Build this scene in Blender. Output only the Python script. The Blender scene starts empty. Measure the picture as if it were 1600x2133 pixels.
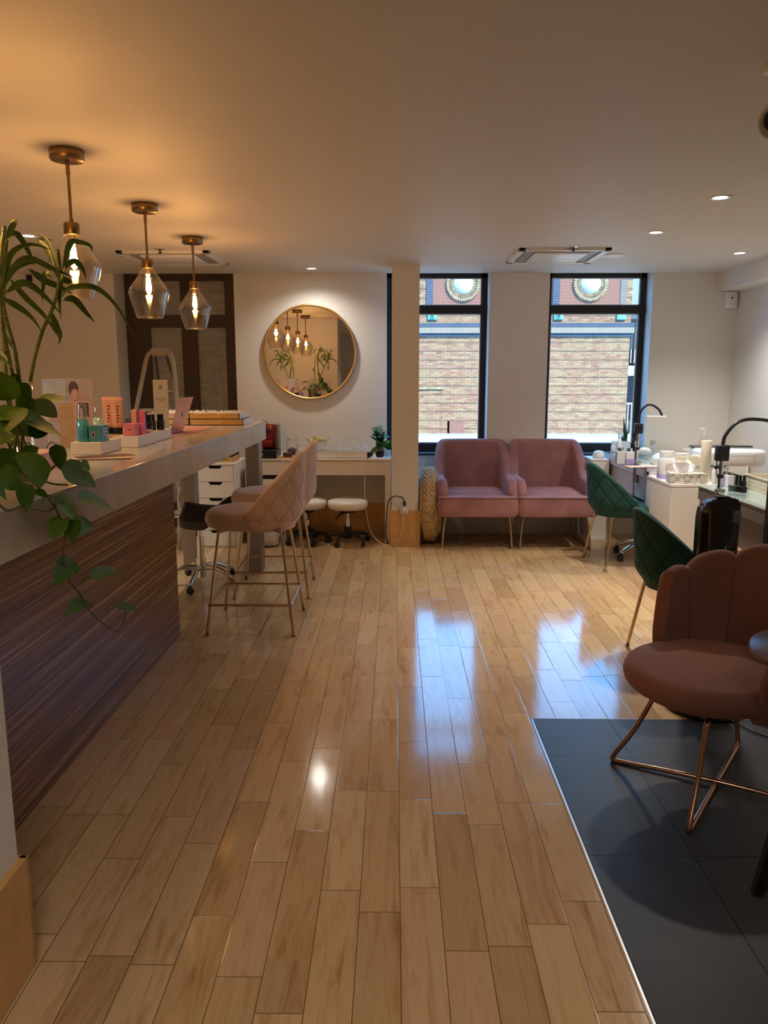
import bpy, bmesh, math, random
from mathutils import Vector, Matrix, Euler
S = bpy.context.scene
COL = S.collection
random.seed(7)
PI = math.pi
# ------------------------------------------------------------------ camera
F_PX, CAMH = 1600.0, 1.5
PITCH = math.atan(280 / 1600); YAW = math.atan(0.0136)
cam = bpy.data.cameras.new('camera'); camo = bpy.data.objects.new('camera', cam); COL.objects.link(camo)
cam.sensor_fit = 'VERTICAL'; cam.sensor_height = 36.0; cam.lens = F_PX / 2133 * 36.0
cam.clip_start = 0.05; cam.clip_end = 300
camo.location = (0, 0, CAMH); camo.rotation_euler = (PI / 2 - PITCH, 0, YAW)
S.camera = camo
_f = Vector((-math.sin(YAW) * math.cos(PITCH), math.cos(YAW) * math.cos(PITCH), -math.sin(PITCH)))
_r = Vector((math.cos(YAW), math.sin(YAW), 0)); _u = _r.cross(_f)
def at(x, y, X=None, Y=None, Z=None):          # a point of the place from a measured direction and one known coordinate
    d = _f + _r * ((x - 800) / F_PX) - _u * ((y - 1066.5) / F_PX)
    c = Vector((0, 0, CAMH))
    t = X / d.x if X is not None else (Y / d.y if Y is not None else (Z - CAMH) / d.z)
    return c + d * t
# ------------------------------------------------------------------ colour management / render hints
S.view_settings.view_transform = 'Standard'; S.view_settings.look = 'None'
S.view_settings.gamma = 1; S.view_settings.use_curve_mapping = False
S.view_settings.exposure = 1.08
try:
    S.cycles.use_denoising = True; S.cycles.max_bounces = 8; S.cycles.diffuse_bounces = 5
    S.cycles.glossy_bounces = 4; S.cycles.transparent_max_bounces = 16; S.cycles.transmission_bounces = 4
    S.cycles.caustics_reflective = False; S.cycles.caustics_refractive = False
    S.cycles.sample_clamp_indirect = 6.0
except Exception: pass
# ------------------------------------------------------------------ world: blue sky with white clouds
W = bpy.data.worlds.new('sky'); S.world = W; W.use_nodes = True
nt = W.node_tree; N = nt.nodes; L = nt.links
bg = N['Background']
tc = N.new('ShaderNodeTexCoord'); no = N.new('ShaderNodeTexNoise'); no.inputs['Scale'].default_value = 2.2; no.inputs['Detail'].default_value = 6
rp = N.new('ShaderNodeValToRGB'); rp.color_ramp.elements[0].position = .68; rp.color_ramp.elements[0].color = (0.10, 0.45, 1.0, 1)
rp.color_ramp.elements[1].position = .92; rp.color_ramp.elements[1].color = (0.80, 0.92, 1.0, 1)
L.new(tc.outputs['Generated'], no.inputs['Vector']); L.new(no.outputs['Fac'], rp.inputs['Fac']); L.new(rp.outputs['Color'], bg.inputs['Color'])
sx = N.new('ShaderNodeSeparateXYZ'); L.new(tc.outputs['Generated'], sx.inputs[0])
mr = N.new('ShaderNodeMapRange'); mr.inputs['From Min'].default_value = -.3; mr.inputs['From Max'].default_value = .75; mr.inputs['To Min'].default_value = .9; mr.inputs['To Max'].default_value = 4.0
L.new(sx.outputs[1], mr.inputs['Value']); L.new(mr.outputs[0], bg.inputs['Strength'])
# ------------------------------------------------------------------ sun and daylight
def lamp(name, kind, loc, rot=(0, 0, 0), power=10, color=(1, 1, 1), **kw):
    l = bpy.data.lights.new(name, kind); l.energy = power; l.color = color
    for k, v in kw.items(): setattr(l, k, v)
    o = bpy.data.objects.new(name, l); COL.objects.link(o); o.location = loc; o.rotation_euler = rot
    return o
lamp('sun', 'SUN', (0, -20, 30), Euler((math.radians(52), 0, math.radians(28))), 3.0, (1, .90, .74), angle=.01)
for nm, cx, w in (('portal_left', .39, .92), ('portal_right', 1.88, 1.0)):
    o = lamp(nm, 'AREA', (cx, 7.72, 1.68), (-PI / 2, 0, 0), 1, shape='RECTANGLE', size=w, size_y=1.7)
    o.data.cycles.is_portal = True
WARM = (1.0, .50, .16); NEUT = (1.0, .93, .82)
P_PEND, P_DOWN = 7.0, 60.0
# ------------------------------------------------------------------ materials
def mat(name, col, rough=.5, metal=0.0, spec=.5, coat=0.0, sheen=0.0, alpha=None, emit=None, estr=0, bump=None, noise=None, trans=0.0, ior=1.45):
    m = bpy.data.materials.new(name); m.use_nodes = True
    n = m.node_tree.nodes; l = m.node_tree.links; b = n['Principled BSDF']
    b.inputs['Base Color'].default_value = (*col, 1); b.inputs['Roughness'].default_value = rough
    b.inputs['Metallic'].default_value = metal; b.inputs['Specular IOR Level'].default_value = spec
    b.inputs['Coat Weight'].default_value = coat; b.inputs['Sheen Weight'].default_value = sheen
    b.inputs['Transmission Weight'].default_value = trans; b.inputs['IOR'].default_value = ior
    if sheen:
        b.inputs['Sheen Roughness'].default_value = .35
        b.inputs['Sheen Tint'].default_value = (min(1, col[0] * 1.6 + .3), min(1, col[1] * 1.6 + .3), min(1, col[2] * 1.6 + .3), 1)
    if emit: b.inputs['Emission Color'].default_value = (*emit, 1); b.inputs['Emission Strength'].default_value = estr
    c = n.new('ShaderNodeTexCoord')
    if noise:                                   # (scale, amount): gentle procedural variation of the colour
        t = n.new('ShaderNodeTexNoise'); t.inputs['Scale'].default_value = noise[0]; t.inputs['Detail'].default_value = 5
        r = n.new('ShaderNodeValToRGB'); a = noise[1]
        r.color_ramp.elements[0].position = .3; r.color_ramp.elements[1].position = .7
        r.color_ramp.elements[0].color = (*[x * (1 - a) for x in col], 1); r.color_ramp.elements[1].color = (*[min(1, x * (1 + a)) for x in col], 1)
        l.new(c.outputs['Object'], t.inputs['Vector']); l.new(t.outputs['Fac'], r.inputs['Fac']); l.new(r.outputs['Color'], b.inputs['Base Color'])
    if bump:                                    # (scale, strength)
        t = n.new('ShaderNodeTexNoise'); t.inputs['Scale'].default_value = bump[0]; t.inputs['Detail'].default_value = 4
        u = n.new('ShaderNodeBump'); u.inputs['Strength'].default_value = bump[1]; u.inputs['Distance'].default_value = .01
        l.new(c.outputs['Object'], t.inputs['Vector']); l.new(t.outputs['Fac'], u.inputs['Height']); l.new(u.outputs['Normal'], b.inputs['Normal'])
    return m
def thin_glass(name, tint=(1, 1, 1), ior=1.45, extra=0.0):
    m = bpy.data.materials.new(name); m.use_nodes = True; n = m.node_tree.nodes; l = m.node_tree.links
    n.clear(); o = n.new('ShaderNodeOutputMaterial'); mx = n.new('ShaderNodeMixShader')
    t = n.new('ShaderNodeBsdfTransparent'); t.inputs['Color'].default_value = (*tint, 1)
    g = n.new('ShaderNodeBsdfGlossy'); g.inputs['Roughness'].default_value = .03
    f = n.new('ShaderNodeLayerWeight'); f.inputs['Blend'].default_value = .5
    pw = n.new('ShaderNodeMath'); pw.operation = 'POWER'; pw.inputs[1].default_value = 2.6; l.new(f.outputs['Facing'], pw.inputs[0])
    a = n.new('ShaderNodeMath'); a.operation = 'MULTIPLY_ADD'; a.inputs[1].default_value = .8; a.inputs[2].default_value = .035 + extra; a.use_clamp = True
    l.new(pw.outputs[0], a.inputs[0]); l.new(a.outputs[0], mx.inputs[0]); l.new(t.outputs[0], mx.inputs[1]); l.new(g.outputs[0], mx.inputs[2]); l.new(mx.outputs[0], o.inputs[0])
    return m
def emis(name, col, s):
    m = bpy.data.materials.new(name); m.use_nodes = True; n = m.node_tree.nodes; n.clear()
    o = n.new('ShaderNodeOutputMaterial'); e = n.new('ShaderNodeEmission'); e.inputs[0].default_value = (*col, 1); e.inputs[1].default_value = s
    m.node_tree.links.new(e.outputs[0], o.inputs[0]); return m
class G:                                        # small node-graph helper
    def __init__(s, m): s.m = m; s.n = m.node_tree.nodes; s.l = m.node_tree.links
    def node(s, t, **kw):
        x = s.n.new(t)
        for k, v in kw.items(): setattr(x, k, v)
        return x
    def math(s, op, a, b=None, c=None):
        x = s.n.new('ShaderNodeMath'); x.operation = op
        for i, v in enumerate((a, b, c)):
            if v is None: continue
            if isinstance(v, (int, float)): x.inputs[i].default_value = v
            else: s.l.new(v, x.inputs[i])
        return x.outputs[0]
    def comb(s, a, b, c=0.0):
        x = s.n.new('ShaderNodeCombineXYZ')
        for i, v in enumerate((a, b, c)):
            if isinstance(v, (int, float)): x.inputs[i].default_value = v
            else: s.l.new(v, x.inputs[i])
        return x.outputs[0]
    def noise(s, vec, scale, detail=4, rough=.5, dist=0):
        x = s.n.new('ShaderNodeTexNoise'); s.l.new(vec, x.inputs['Vector']); x.inputs['Scale'].default_value = scale
        x.inputs['Detail'].default_value = detail; x.inputs['Roughness'].default_value = rough; x.inputs['Distortion'].default_value = dist
        return x.outputs['Fac']
    def ramp(s, fac, *st):
        x = s.n.new('ShaderNodeValToRGB'); e = x.color_ramp.elements
        while len(e) < len(st): e.new(.5)
        for i, (p, c) in enumerate(st): e[i].position = p; e[i].color = (*c, 1) if len(c) == 3 else c
        s.l.new(fac, x.inputs[0]); return x.outputs[0]
    def mix(s, fac, a, b, mode='MIX'):
        x = s.n.new('ShaderNodeMix'); x.data_type = 'RGBA'; x.blend_type = mode
        for i, v in ((0, fac), (6, a), (7, b)):
            if isinstance(v, (int, float)): x.inputs[i].default_value = v
            elif isinstance(v, tuple): x.inputs[i].default_value = (*v, 1)
            else: s.l.new(v, x.inputs[i])
        return x.outputs[2]
def floor_wood():
    m = mat('maple_boards', (.5, .33, .17), rough=.2, spec=.5); g = G(m); b = g.n['Principled BSDF']
    c = g.node('ShaderNodeTexCoord'); sp = g.node('ShaderNodeSeparateXYZ'); g.l.new(c.outputs['Object'], sp.inputs[0])
    X, Y = sp.outputs[0], sp.outputs[1]
    wd = .1173
    xr = g.math('DIVIDE', g.math('SUBTRACT', X, .0195), wd); row = g.math('FLOOR', xr); fx = g.math('FRACT', xr)
    wn = g.node('ShaderNodeTexWhiteNoise', noise_dimensions='1D'); g.l.new(row, wn.inputs['W'])
    yy = g.math('ADD', g.math('MULTIPLY', Y, 1.75), g.math('MULTIPLY', wn.outputs['Value'], 57.3))
    v1 = g.node('ShaderNodeTexVoronoi', voronoi_dimensions='1D'); v1.inputs['Randomness'].default_value = .7; v1.inputs['Scale'].default_value = 1; g.l.new(yy, v1.inputs['W'])
    v2 = g.node('ShaderNodeTexVoronoi', voronoi_dimensions='1D', feature='DISTANCE_TO_EDGE'); v2.inputs['Randomness'].default_value = .7; v2.inputs['Scale'].default_value = 1; g.l.new(yy, v2.inputs['W'])
    w2 = g.node('ShaderNodeTexWhiteNoise', noise_dimensions='2D'); g.l.new(g.comb(row, v1.outputs['W']), w2.inputs['Vector'])
    cell = w2.outputs['Value']; cc = g.node('ShaderNodeSeparateColor'); g.l.new(w2.outputs['Color'], cc.inputs[0])
    base = g.ramp(cell, (0, (.46, .285, .13)), (.25, (.57, .37, .18)), (.5, (.63, .43, .22)), (.75, (.56, .345, .19)), (1, (.66, .46, .24)))
    off = g.math('MULTIPLY', cell, 91.0)
    gv = g.comb(g.math('ADD', X, off), g.math('ADD', g.math('MULTIPLY', Y, .11), off), cc.outputs[1])
    g1 = g.noise(gv, 20, 7, .64, 1.0)
    gv2 = g.comb(g.math('ADD', X, off), g.math('ADD', g.math('MULTIPLY', Y, .35), off), cc.outputs[2])
    g2 = g.noise(gv2, 5, 5, .6, 1.9)
    fine = g.noise(g.comb(g.math('MULTIPLY', X, 1.0), g.math('MULTIPLY', Y, .05), off), 210, 3, .6)
    st = g.ramp(g1, (.28, (.62, .45, .31)), (.38, (.86, .77, .66)), (.50, (1, 1, 1)), (.8, (1.0, .99, .96)))
    blot = g.ramp(g2, (.24, (.52, .32, .20)), (.31, (.84, .72, .62)), (.40, (1, 1, 1)))
    col = g.mix(1.0, base, st, 'MULTIPLY'); col = g.mix(g.math('ADD', g.math('MULTIPLY', cc.outputs[0], .8), .2), col, g.mix(1.0, col, blot, 'MULTIPLY'))
    col = g.mix(.10, col, g.ramp(fine, (.3, (.25, .15, .08)), (.7, (.9, .75, .55))))
    ex = g.math('MINIMUM', fx, g.math('SUBTRACT', 1.0, fx)); ex = g.math('MULTIPLY', ex, wd)
    ey = g.math('DIVIDE', v2.outputs['Distance'], 1.75)
    e = g.math('MINIMUM', ex, ey)
    seam = g.ramp(g.math('MULTIPLY', e, 100), (.07, (0, 0, 0)), (.15, (1, 1, 1)))
    col = g.mix(seam, (.10, .05, .02), col)
    g.l.new(col, b.inputs['Base Color'])
    wear = g.noise(c.outputs['Object'], 5, 6, .7); g.l.new(g.math('MULTIPLY_ADD', wear, .08, .075), b.inputs['Roughness'])
    wav = g.noise(g.comb(X, g.math('MULTIPLY', Y, .4)), 9, 2)
    bm_ = g.node('ShaderNodeBump'); bm_.inputs['Strength'].default_value = .35; bm_.inputs['Distance'].default_value = .003
    hs = g.ramp(g.math('MULTIPLY', e, 100), (.0, (0, 0, 0)), (.35, (1, 1, 1)))
    g.l.new(g.math('ADD', g.math('MULTIPLY', hs, .2), g.math('MULTIPLY', wav, .45)), bm_.inputs['Height']); g.l.new(bm_.outputs[0], b.inputs['Normal'])
    return m
def floor_tile():
    m = mat('slate_tiles', (.03, .034, .042), rough=.42, spec=.45); g = G(m); b = g.n['Principled BSDF']
    c = g.node('ShaderNodeTexCoord'); sp = g.node('ShaderNodeSeparateXYZ'); g.l.new(c.outputs['Object'], sp.inputs[0])
    fx = g.math('FRACT', g.math('ADD', g.math('DIVIDE', g.math('SUBTRACT', sp.outputs[0], .955), .335), 40.0))
    fy = g.math('FRACT', g.math('ADD', g.math('DIVIDE', g.math('SUBTRACT', sp.outputs[1], 2.885), .657), 40.0))
    ex = g.math('MULTIPLY', g.math('MINIMUM', fx, g.math('SUBTRACT', 1.0, fx)), .335)
    ey = g.math('MULTIPLY', g.math('MINIMUM', fy, g.math('SUBTRACT', 1.0, fy)), .657)
    e = g.math('MULTIPLY', g.math('MINIMUM', ex, ey), 100)
    n1 = g.noise(c.outputs['Object'], 3.5, 6, .65); n2 = g.noise(c.outputs['Object'], 420, 2, .6)
    col = g.ramp(n1, (.3, (.032, .037, .045)), (.7, (.055, .060, .070)))
    col = g.mix(.35, col, g.ramp(n2, (.35, (.012, .014, .018)), (.7, (.085, .09, .10))))
    s = g.ramp(e, (.18, (0, 0, 0)), (.32, (1, 1, 1)))
    g.l.new(g.mix(s, (.006, .007, .009), col), b.inputs['Base Color'])
    bp = g.node('ShaderNodeBump'); bp.inputs['Strength'].default_value = .3; bp.inputs['Distance'].default_value = .002
    g.l.new(g.math('ADD', s, g.math('MULTIPLY', n2, .35)), bp.inputs['Height']); g.l.new(bp.outputs[0], b.inputs['Normal'])
    return m
def zebrano():
    m = mat('zebra_wood', (.15, .07, .035), rough=.34, spec=.3); g = G(m); b = g.n['Principled BSDF']
    c = g.node('ShaderNodeTexCoord'); sp = g.node('ShaderNodeSeparateXYZ'); g.l.new(c.outputs['Object'], sp.inputs[0])
    v = g.comb(g.math('MULTIPLY', sp.outputs[1], .008), g.math('MULTIPLY', sp.outputs[2], 1.0), 0.0)
    a1 = g.noise(v, 62, 3, .75); a2 = g.noise(v, 26, 2, .6)
    col = g.ramp(a1, (.36, (.075, .03, .012)), (.47, (.19, .085, .036)), (.55, (.30, .15, .07)), (.62, (.66, .46, .27)))
    col = g.mix(.35, col, g.ramp(a2, (.35, (.11, .045, .02)), (.65, (.34, .18, .09))))
    g.l.new(col, b.inputs['Base Color']); return m
def brick(kind='brick'):
    m = mat(kind, (.5, .3, .2), rough=.9); g = G(m); b = g.n['Principled BSDF']
    c = g.node('ShaderNodeTexCoord'); sp = g.node('ShaderNodeSeparateXYZ'); g.l.new(c.outputs['Object'], sp.inputs[0])
    bt = g.node('ShaderNodeTexBrick'); g.l.new(g.comb(sp.outputs[0], sp.outputs[2]), bt.inputs['Vector'])
    bt.inputs['Scale'].default_value = 1; bt.inputs['Brick Width'].default_value = .17; bt.inputs['Row Height'].default_value = .052
    bt.inputs['Mortar Size'].default_value = .006; bt.inputs['Color1'].default_value = (.52, .24, .15, 1); bt.inputs['Color2'].default_value = (.60, .43, .24, 1)
    bt.inputs['Mortar'].default_value = (.22, .19, .17, 1)
    n = g.noise(g.comb(g.math('MULTIPLY', sp.outputs[0], .5), sp.outputs[2]), 2.2, 5, .65)
    ch = g.noise(g.comb(sp.outputs[0], g.math('MULTIPLY', sp.outputs[2], 3.0)), 4.2, 3, .7)
    col = g.mix(g.ramp(n, (.4, (0, 0, 0)), (.65, (.6, .6, .6))), bt.outputs['Color'], (.50, .38, .22))
    col = g.mix(g.ramp(ch, (.35, (.55, .55, .55)), (.5, (0, 0, 0))), col, (.14, .09, .08))
    ln = g.math('FRACT', g.math('DIVIDE', sp.outputs[2], .208)); lm = g.ramp(ln, (.0, (.6, .6, .6)), (.13, (.6, .6, .6)), (.17, (0, 0, 0)))
    col = g.mix(lm, col, (.10, .08, .08))
    g.l.new(col, b.inputs['Base Color']); return m
def soldier(name, horiz, c1, c2, pitch=.055):
    m = mat(name, c1, rough=.9); g = G(m); b = g.n['Principled BSDF']
    c = g.node('ShaderNodeTexCoord'); sp = g.node('ShaderNodeSeparateXYZ'); g.l.new(c.outputs['Object'], sp.inputs[0])
    t = g.math('FRACT', g.math('DIVIDE', sp.outputs[0 if horiz else 2], pitch))
    n = g.noise(c.outputs['Object'], 6, 3)
    col = g.ramp(t, (.12, c2), (.2, c1), (.85, c1), (.93, c2)); col = g.mix(g.math('MULTIPLY', n, .6), col, c2)
    g.l.new(col, b.inputs['Base Color']); return m
def herring(name):
    m = mat(name, (.5, .3, .25), rough=.9); g = G(m); b = g.n['Principled BSDF']
    c = g.node('ShaderNodeTexCoord'); sp = g.node('ShaderNodeSeparateXYZ'); g.l.new(c.outputs['Object'], sp.inputs[0])
    z = g.math('PINGPONG', sp.outputs[0], .11)
    t = g.math('FRACT', g.math('DIVIDE', g.math('ADD', sp.outputs[2], z), .075))
    col = g.ramp(t, (.0, (.14, .09, .09)), (.15, (.42, .21, .16)), (.8, (.46, .24, .17)), (.95, (.14, .09, .09)))
    g.l.new(col, b.inputs['Base Color']); return m
def ceiling_mat():
    m = mat('ceiling_paint', (.66, .62, .57), rough=.55, spec=.35); g = G(m); b = g.n['Principled BSDF']
    c = g.node('ShaderNodeTexCoord'); sp = g.node('ShaderNodeSeparateXYZ'); g.l.new(c.outputs['Object'], sp.inputs[0])
    wob = g.noise(g.comb(sp.outputs[1], 0.0), 9, 5, .7)
    d = g.math('ABSOLUTE', g.math('SUBTRACT', g.math('SUBTRACT', sp.outputs[0], .207), g.math('MULTIPLY', g.math('SUBTRACT', wob, .5), .02)))
    far = g.math('LESS_THAN', sp.outputs[1], 5.6)
    d2 = g.math('ABSOLUTE', g.math('SUBTRACT', sp.outputs[1], 3.32)); seg = g.math('MULTIPLY', g.math('GREATER_THAN', sp.outputs[0], -.04), g.math('LESS_THAN', sp.outputs[0], .207))
    m1 = g.math('MULTIPLY', g.math('LESS_THAN', d, .0013), far); m2 = g.math('MULTIPLY', g.math('LESS_THAN', d2, .0018), seg)
    k = g.math('MAXIMUM', m1, m2); wv = g.noise(c.outputs['Object'], .9, 4, .6)
    col = g.mix(g.math('MULTIPLY', k, .35), (.66, .62, .57), (.45, .38, .30)); g.l.new(col, b.inputs['Base Color'])
    bp = g.node('ShaderNodeBump'); bp.inputs['Strength'].default_value = .12; bp.inputs['Distance'].default_value = .05
    g.l.new(wv, bp.inputs['Height']); g.l.new(bp.outputs[0], b.inputs['Normal']); return m
def weave():
    m = mat('woven_seagrass', (.55, .42, .25), rough=.85); g = G(m); b = g.n['Principled BSDF']
    c = g.node('ShaderNodeTexCoord'); n = g.noise(c.outputs['Object'], 60, 3)
    g.l.new(g.ramp(n, (.3, (.34, .22, .11)), (.6, (.66, .50, .30))), b.inputs['Base Color']); return m
def shade_fabric():
    m = mat('grey_shade', (.22, .22, .21), rough=.8); g = G(m); b = g.n['Principled BSDF']
    c = g.node('ShaderNodeTexCoord'); sp = g.node('ShaderNodeSeparateXYZ'); g.l.new(c.outputs['Object'], sp.inputs[0])
    n = g.noise(g.comb(g.math('MULTIPLY', sp.outputs[0], .25), sp.outputs[2]), 30, 4, .6)
    n2 = g.noise(g.comb(g.math('MULTIPLY', sp.outputs[0], 5.0), g.math('MULTIPLY', sp.outputs[2], .3)), 40, 2)
    col = g.mix(.4, g.ramp(n, (.3, (.28, .28, .27)), (.7, (.56, .56, .54))), g.ramp(n2, (.3, (.2, .2, .2)), (.7, (.46, .46, .44))))
    g.l.new(col, b.inputs['Base Color']); return m
def stone():
    m = mat('polished_counter', (.40, .37, .33), rough=.12, spec=.6); g = G(m); b = g.n['Principled BSDF']
    c = g.node('ShaderNodeTexCoord'); n = g.noise(c.outputs['Object'], 9, 6, .6); n2 = g.noise(c.outputs['Object'], 2.2, 5, .6, .6)
    col = g.mix(.5, g.ramp(n, (.3, (.44, .43, .40)), (.7, (.56, .55, .51))), g.ramp(n2, (.3, (.42, .41, .37)), (.7, (.60, .59, .55))))
    g.l.new(col, b.inputs['Base Color']); return m
def tissue_print():
    m = mat('leaf_print_card', (.75, .72, .66), rough=.6); g = G(m); b = g.n['Principled BSDF']
    c = g.node('ShaderNodeTexCoord'); v = g.node('ShaderNodeTexVoronoi', feature='DISTANCE_TO_EDGE'); v.inputs['Scale'].default_value = 26
    mp = g.node('ShaderNodeMapping'); mp.inputs['Rotation'].default_value = (.4, .6, .5); mp.inputs['Scale'].default_value = (1, 2.1, 1)
    g.l.new(c.outputs['Object'], mp.inputs[0]); g.l.new(mp.outputs[0], v.inputs['Vector'])
    g.l.new(g.ramp(v.outputs['Distance'], (.02, (.10, .09, .08)), (.05, (.72, .68, .60))), b.inputs['Base Color']); return m
M = dict(
 floor=floor_wood(), tile=floor_tile(), zebra=zebrano(), brick=brick('facade_brick'), ceil=ceiling_mat(), weave=weave(), shade=shade_fabric(), stone=stone(), leafprint=tissue_print(),
 sold_h=soldier('soldier_course', True, (.56, .48, .32), (.24, .24, .25)), sold_v=soldier('stacked_course', False, (.42, .38, .28), (.14, .15, .18)), sold_d=soldier('blue_stacked_course', False, (.16, .20, .26), (.05, .08, .13)), herring=herring('herringbone_brick'),
 wall=mat('wall_paint', (.74, .71, .67), rough=.7, spec=.3, bump=(60, .03)),
 maple=mat('maple_trim', (.60, .34, .12), rough=.4, noise=(14, .12)),
 ply=mat('light_birch', (.62, .42, .24), rough=.5, noise=(18, .1)),
 black=mat('black_paint', (.012, .012, .013), rough=.4), blackgloss=mat('black_plastic', (.008, .008, .009), rough=.18), blackframe=mat('window_frame_paint', (.018, .017, .016), rough=.45),
 leather=mat('black_leather', (.018, .018, .02), rough=.35, bump=(220, .15)), rubber=mat('rubber', (.02, .02, .02), rough=.6),
 brown=mat('dark_brown_paint', (.06, .038, .024), rough=.5), chrome=mat('chrome', (.75, .75, .76), rough=.12, metal=1), steel=mat('brushed_steel', (.36, .34, .31), rough=.38, metal=.9),
 brass=mat('aged_brass', (.30, .19, .08), rough=.33, metal=1), gold=mat('gold', (.80, .52, .18), rough=.28, metal=1), champagne=mat('champagne_metal', (.62, .46, .30), rough=.25, metal=1), rose=mat('rose_gold', (.62, .36, .24), rough=.18, metal=1),
 pinkv=mat('dusty_pink_velvet', (.62, .46, .41), rough=.85, sheen=.6, noise=(6, .10)), mauve=mat('mauve_velvet', (.32, .15, .15), rough=.85, sheen=.7, noise=(5, .22)), greenv=mat('green_velvet', (.006, .052, .042), rough=.8, sheen=.45, noise=(6, .2)),
 shellv=mat('blush_velvet', (.235, .105, .08), rough=.85, sheen=.5, noise=(5, .10)),
 white=mat('white_laminate', (.80, .77, .71), rough=.35), whitep=mat('white_plastic', (.80, .80, .80), rough=.3), cream=mat('cream_plastic', (.72, .66, .52), rough=.4), whitel=mat('white_leather', (.78, .74, .66), rough=.35),
 greydesk=mat('grey_laminate', (.62, .63, .65), rough=.3), greyface=mat('grey_brown_panel', (.14, .115, .10), rough=.35), slot=mat('gap_shadow', (.02, .015, .012), rough=.8),  # slot: near-black colour that paints shade into drawer and vent gaps
 glass=thin_glass('clear_glass'), pglass=thin_glass('pendant_glass', (.96, .93, .88), 1.5, .05), wglass=thin_glass('window_glass', (.96, .98, .98), 1.2), tglass=mat('glass_sheet', (.35, .45, .42), rough=.03, spec=.8, coat=.5),
 filament=emis('filament', (1.0, .60, .22), 30), ledlight=emis('led_disc', (1.0, .96, .9), 14), bulbglow=emis('bulb_base_glow', (1, .5, .12), 2),
 mirror=mat('mirror_silver', (.92, .92, .92), rough=.005, metal=1), leaf=mat('pothos_leaf', (.065, .17, .012), rough=.5, spec=.25, noise=(20, .3)), leafd=mat('pothos_leaf_light', (.12, .27, .02), rough=.5, spec=.25, noise=(20, .2)), bamb=mat('bamboo_leaf', (.085, .16, .025), rough=.45, noise=(12, .3)), stalk=mat('bamboo_stalk', (.22, .26, .06), rough=.4, noise=(30, .4)), stem=mat('vine_stem', (.15, .13, .04), rough=.5),
 soil=mat('moss', (.03, .02, .012), rough=1, noise=(60, .5), bump=(80, 1)), pebble=mat('pale_pebbles', (.55, .47, .36), rough=.6, noise=(30, .3)),
 teal=mat('teal_liquid', (.04, .30, .42), rough=.1, coat=.5), tealbox=mat('teal_card', (.06, .27, .36), rough=.4), paleteal=mat('pale_teal', (.35, .52, .45), rough=.15), peach=mat('peach_plastic', (.76, .42, .30), rough=.35), pinkb=mat('pink_card', (.75, .22, .26), rough=.4), magenta=mat('magenta_card', (.72, .16, .36), rough=.4), palepink=mat('pale_pink_card', (.75, .48, .42), rough=.4), amber=mat('dark_amber_glass', (.015, .007, .004), rough=.08, coat=.5),
 paper=mat('paper', (.78, .76, .74), rough=.6), ink=mat('ink', (.06, .055, .05), rough=.6), inkg=mat('grey_ink', (.35, .30, .29), rough=.6), rosemat=mat('rose_mat', (.55, .24, .19), rough=.5), rosel=mat('rose_aluminium', (.72, .44, .36), rough=.3, metal=.55), darkp=mat('dark_print', (.10, .05, .045), rough=.4),
 skin=mat('printed_skin', (.62, .40, .34), rough=.6), hair=mat('printed_hair', (.10, .07, .07), rough=.6), lilac=mat('lilac_print', (.55, .47, .52), rough=.6), bluep=mat('blue_print', (.45, .55, .72), rough=.6),
 redm=mat('red_plastic', (.20, .006, .008), rough=.22, coat=.4), greym=mat('grey_plastic', (.16, .16, .16), rough=.35), foil=mat('gold_foil', (.78, .66, .25), rough=.3, metal=.8), ladder=mat('taupe_metal', (.34, .30, .24), rough=.45), ladderd=mat('dark_ladder_metal', (.09, .075, .06), rough=.4, metal=.5),
 lilacliq=mat('lilac_liquid', (.42, .34, .68), rough=.15), clearp=mat('cloudy_plastic', (.72, .75, .78), rough=.12, coat=.3), cyanp=mat('pale_blue_plastic', (.62, .72, .78), rough=.2), tissue=mat('tissue', (.85, .85, .88), rough=.8), buff=mat('buff_brick', (.52, .44, .27), rough=.9, noise=(9, .35)), aqua=mat('copper_green', (.20, .60, .48), rough=.8), facw=mat('white_render', (.55, .56, .56), rough=.8), facd=mat('dark_louvre', (.10, .16, .20), rough=.6), stonec=mat('pale_stone', (.80, .80, .74), rough=.9, noise=(3, .08)), roofm=mat('blue_grey_roof', (.35, .45, .5), rough=.6),
 terr=mat('brown_pot', (.10, .06, .045), rough=.5), clay=mat('grey_seam', (.3, .3, .3), rough=.5), wiref=mat('white_cable', (.78, .70, .64), rough=.5), trayw=mat('tray_wood', (.55, .33, .12), rough=.5, noise=(20, .15)), walnut=mat('walnut', (.10, .05, .03), rough=.3, noise=(20, .3)),
 snake=mat('snake_plant', (.02, .07, .03), rough=.5), grn=mat('houseplant_green', (.04, .16, .05), rough=.45, noise=(20, .3)), grey=mat('silver_trim', (.7, .7, .72), rough=.3, metal=.8))
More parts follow.
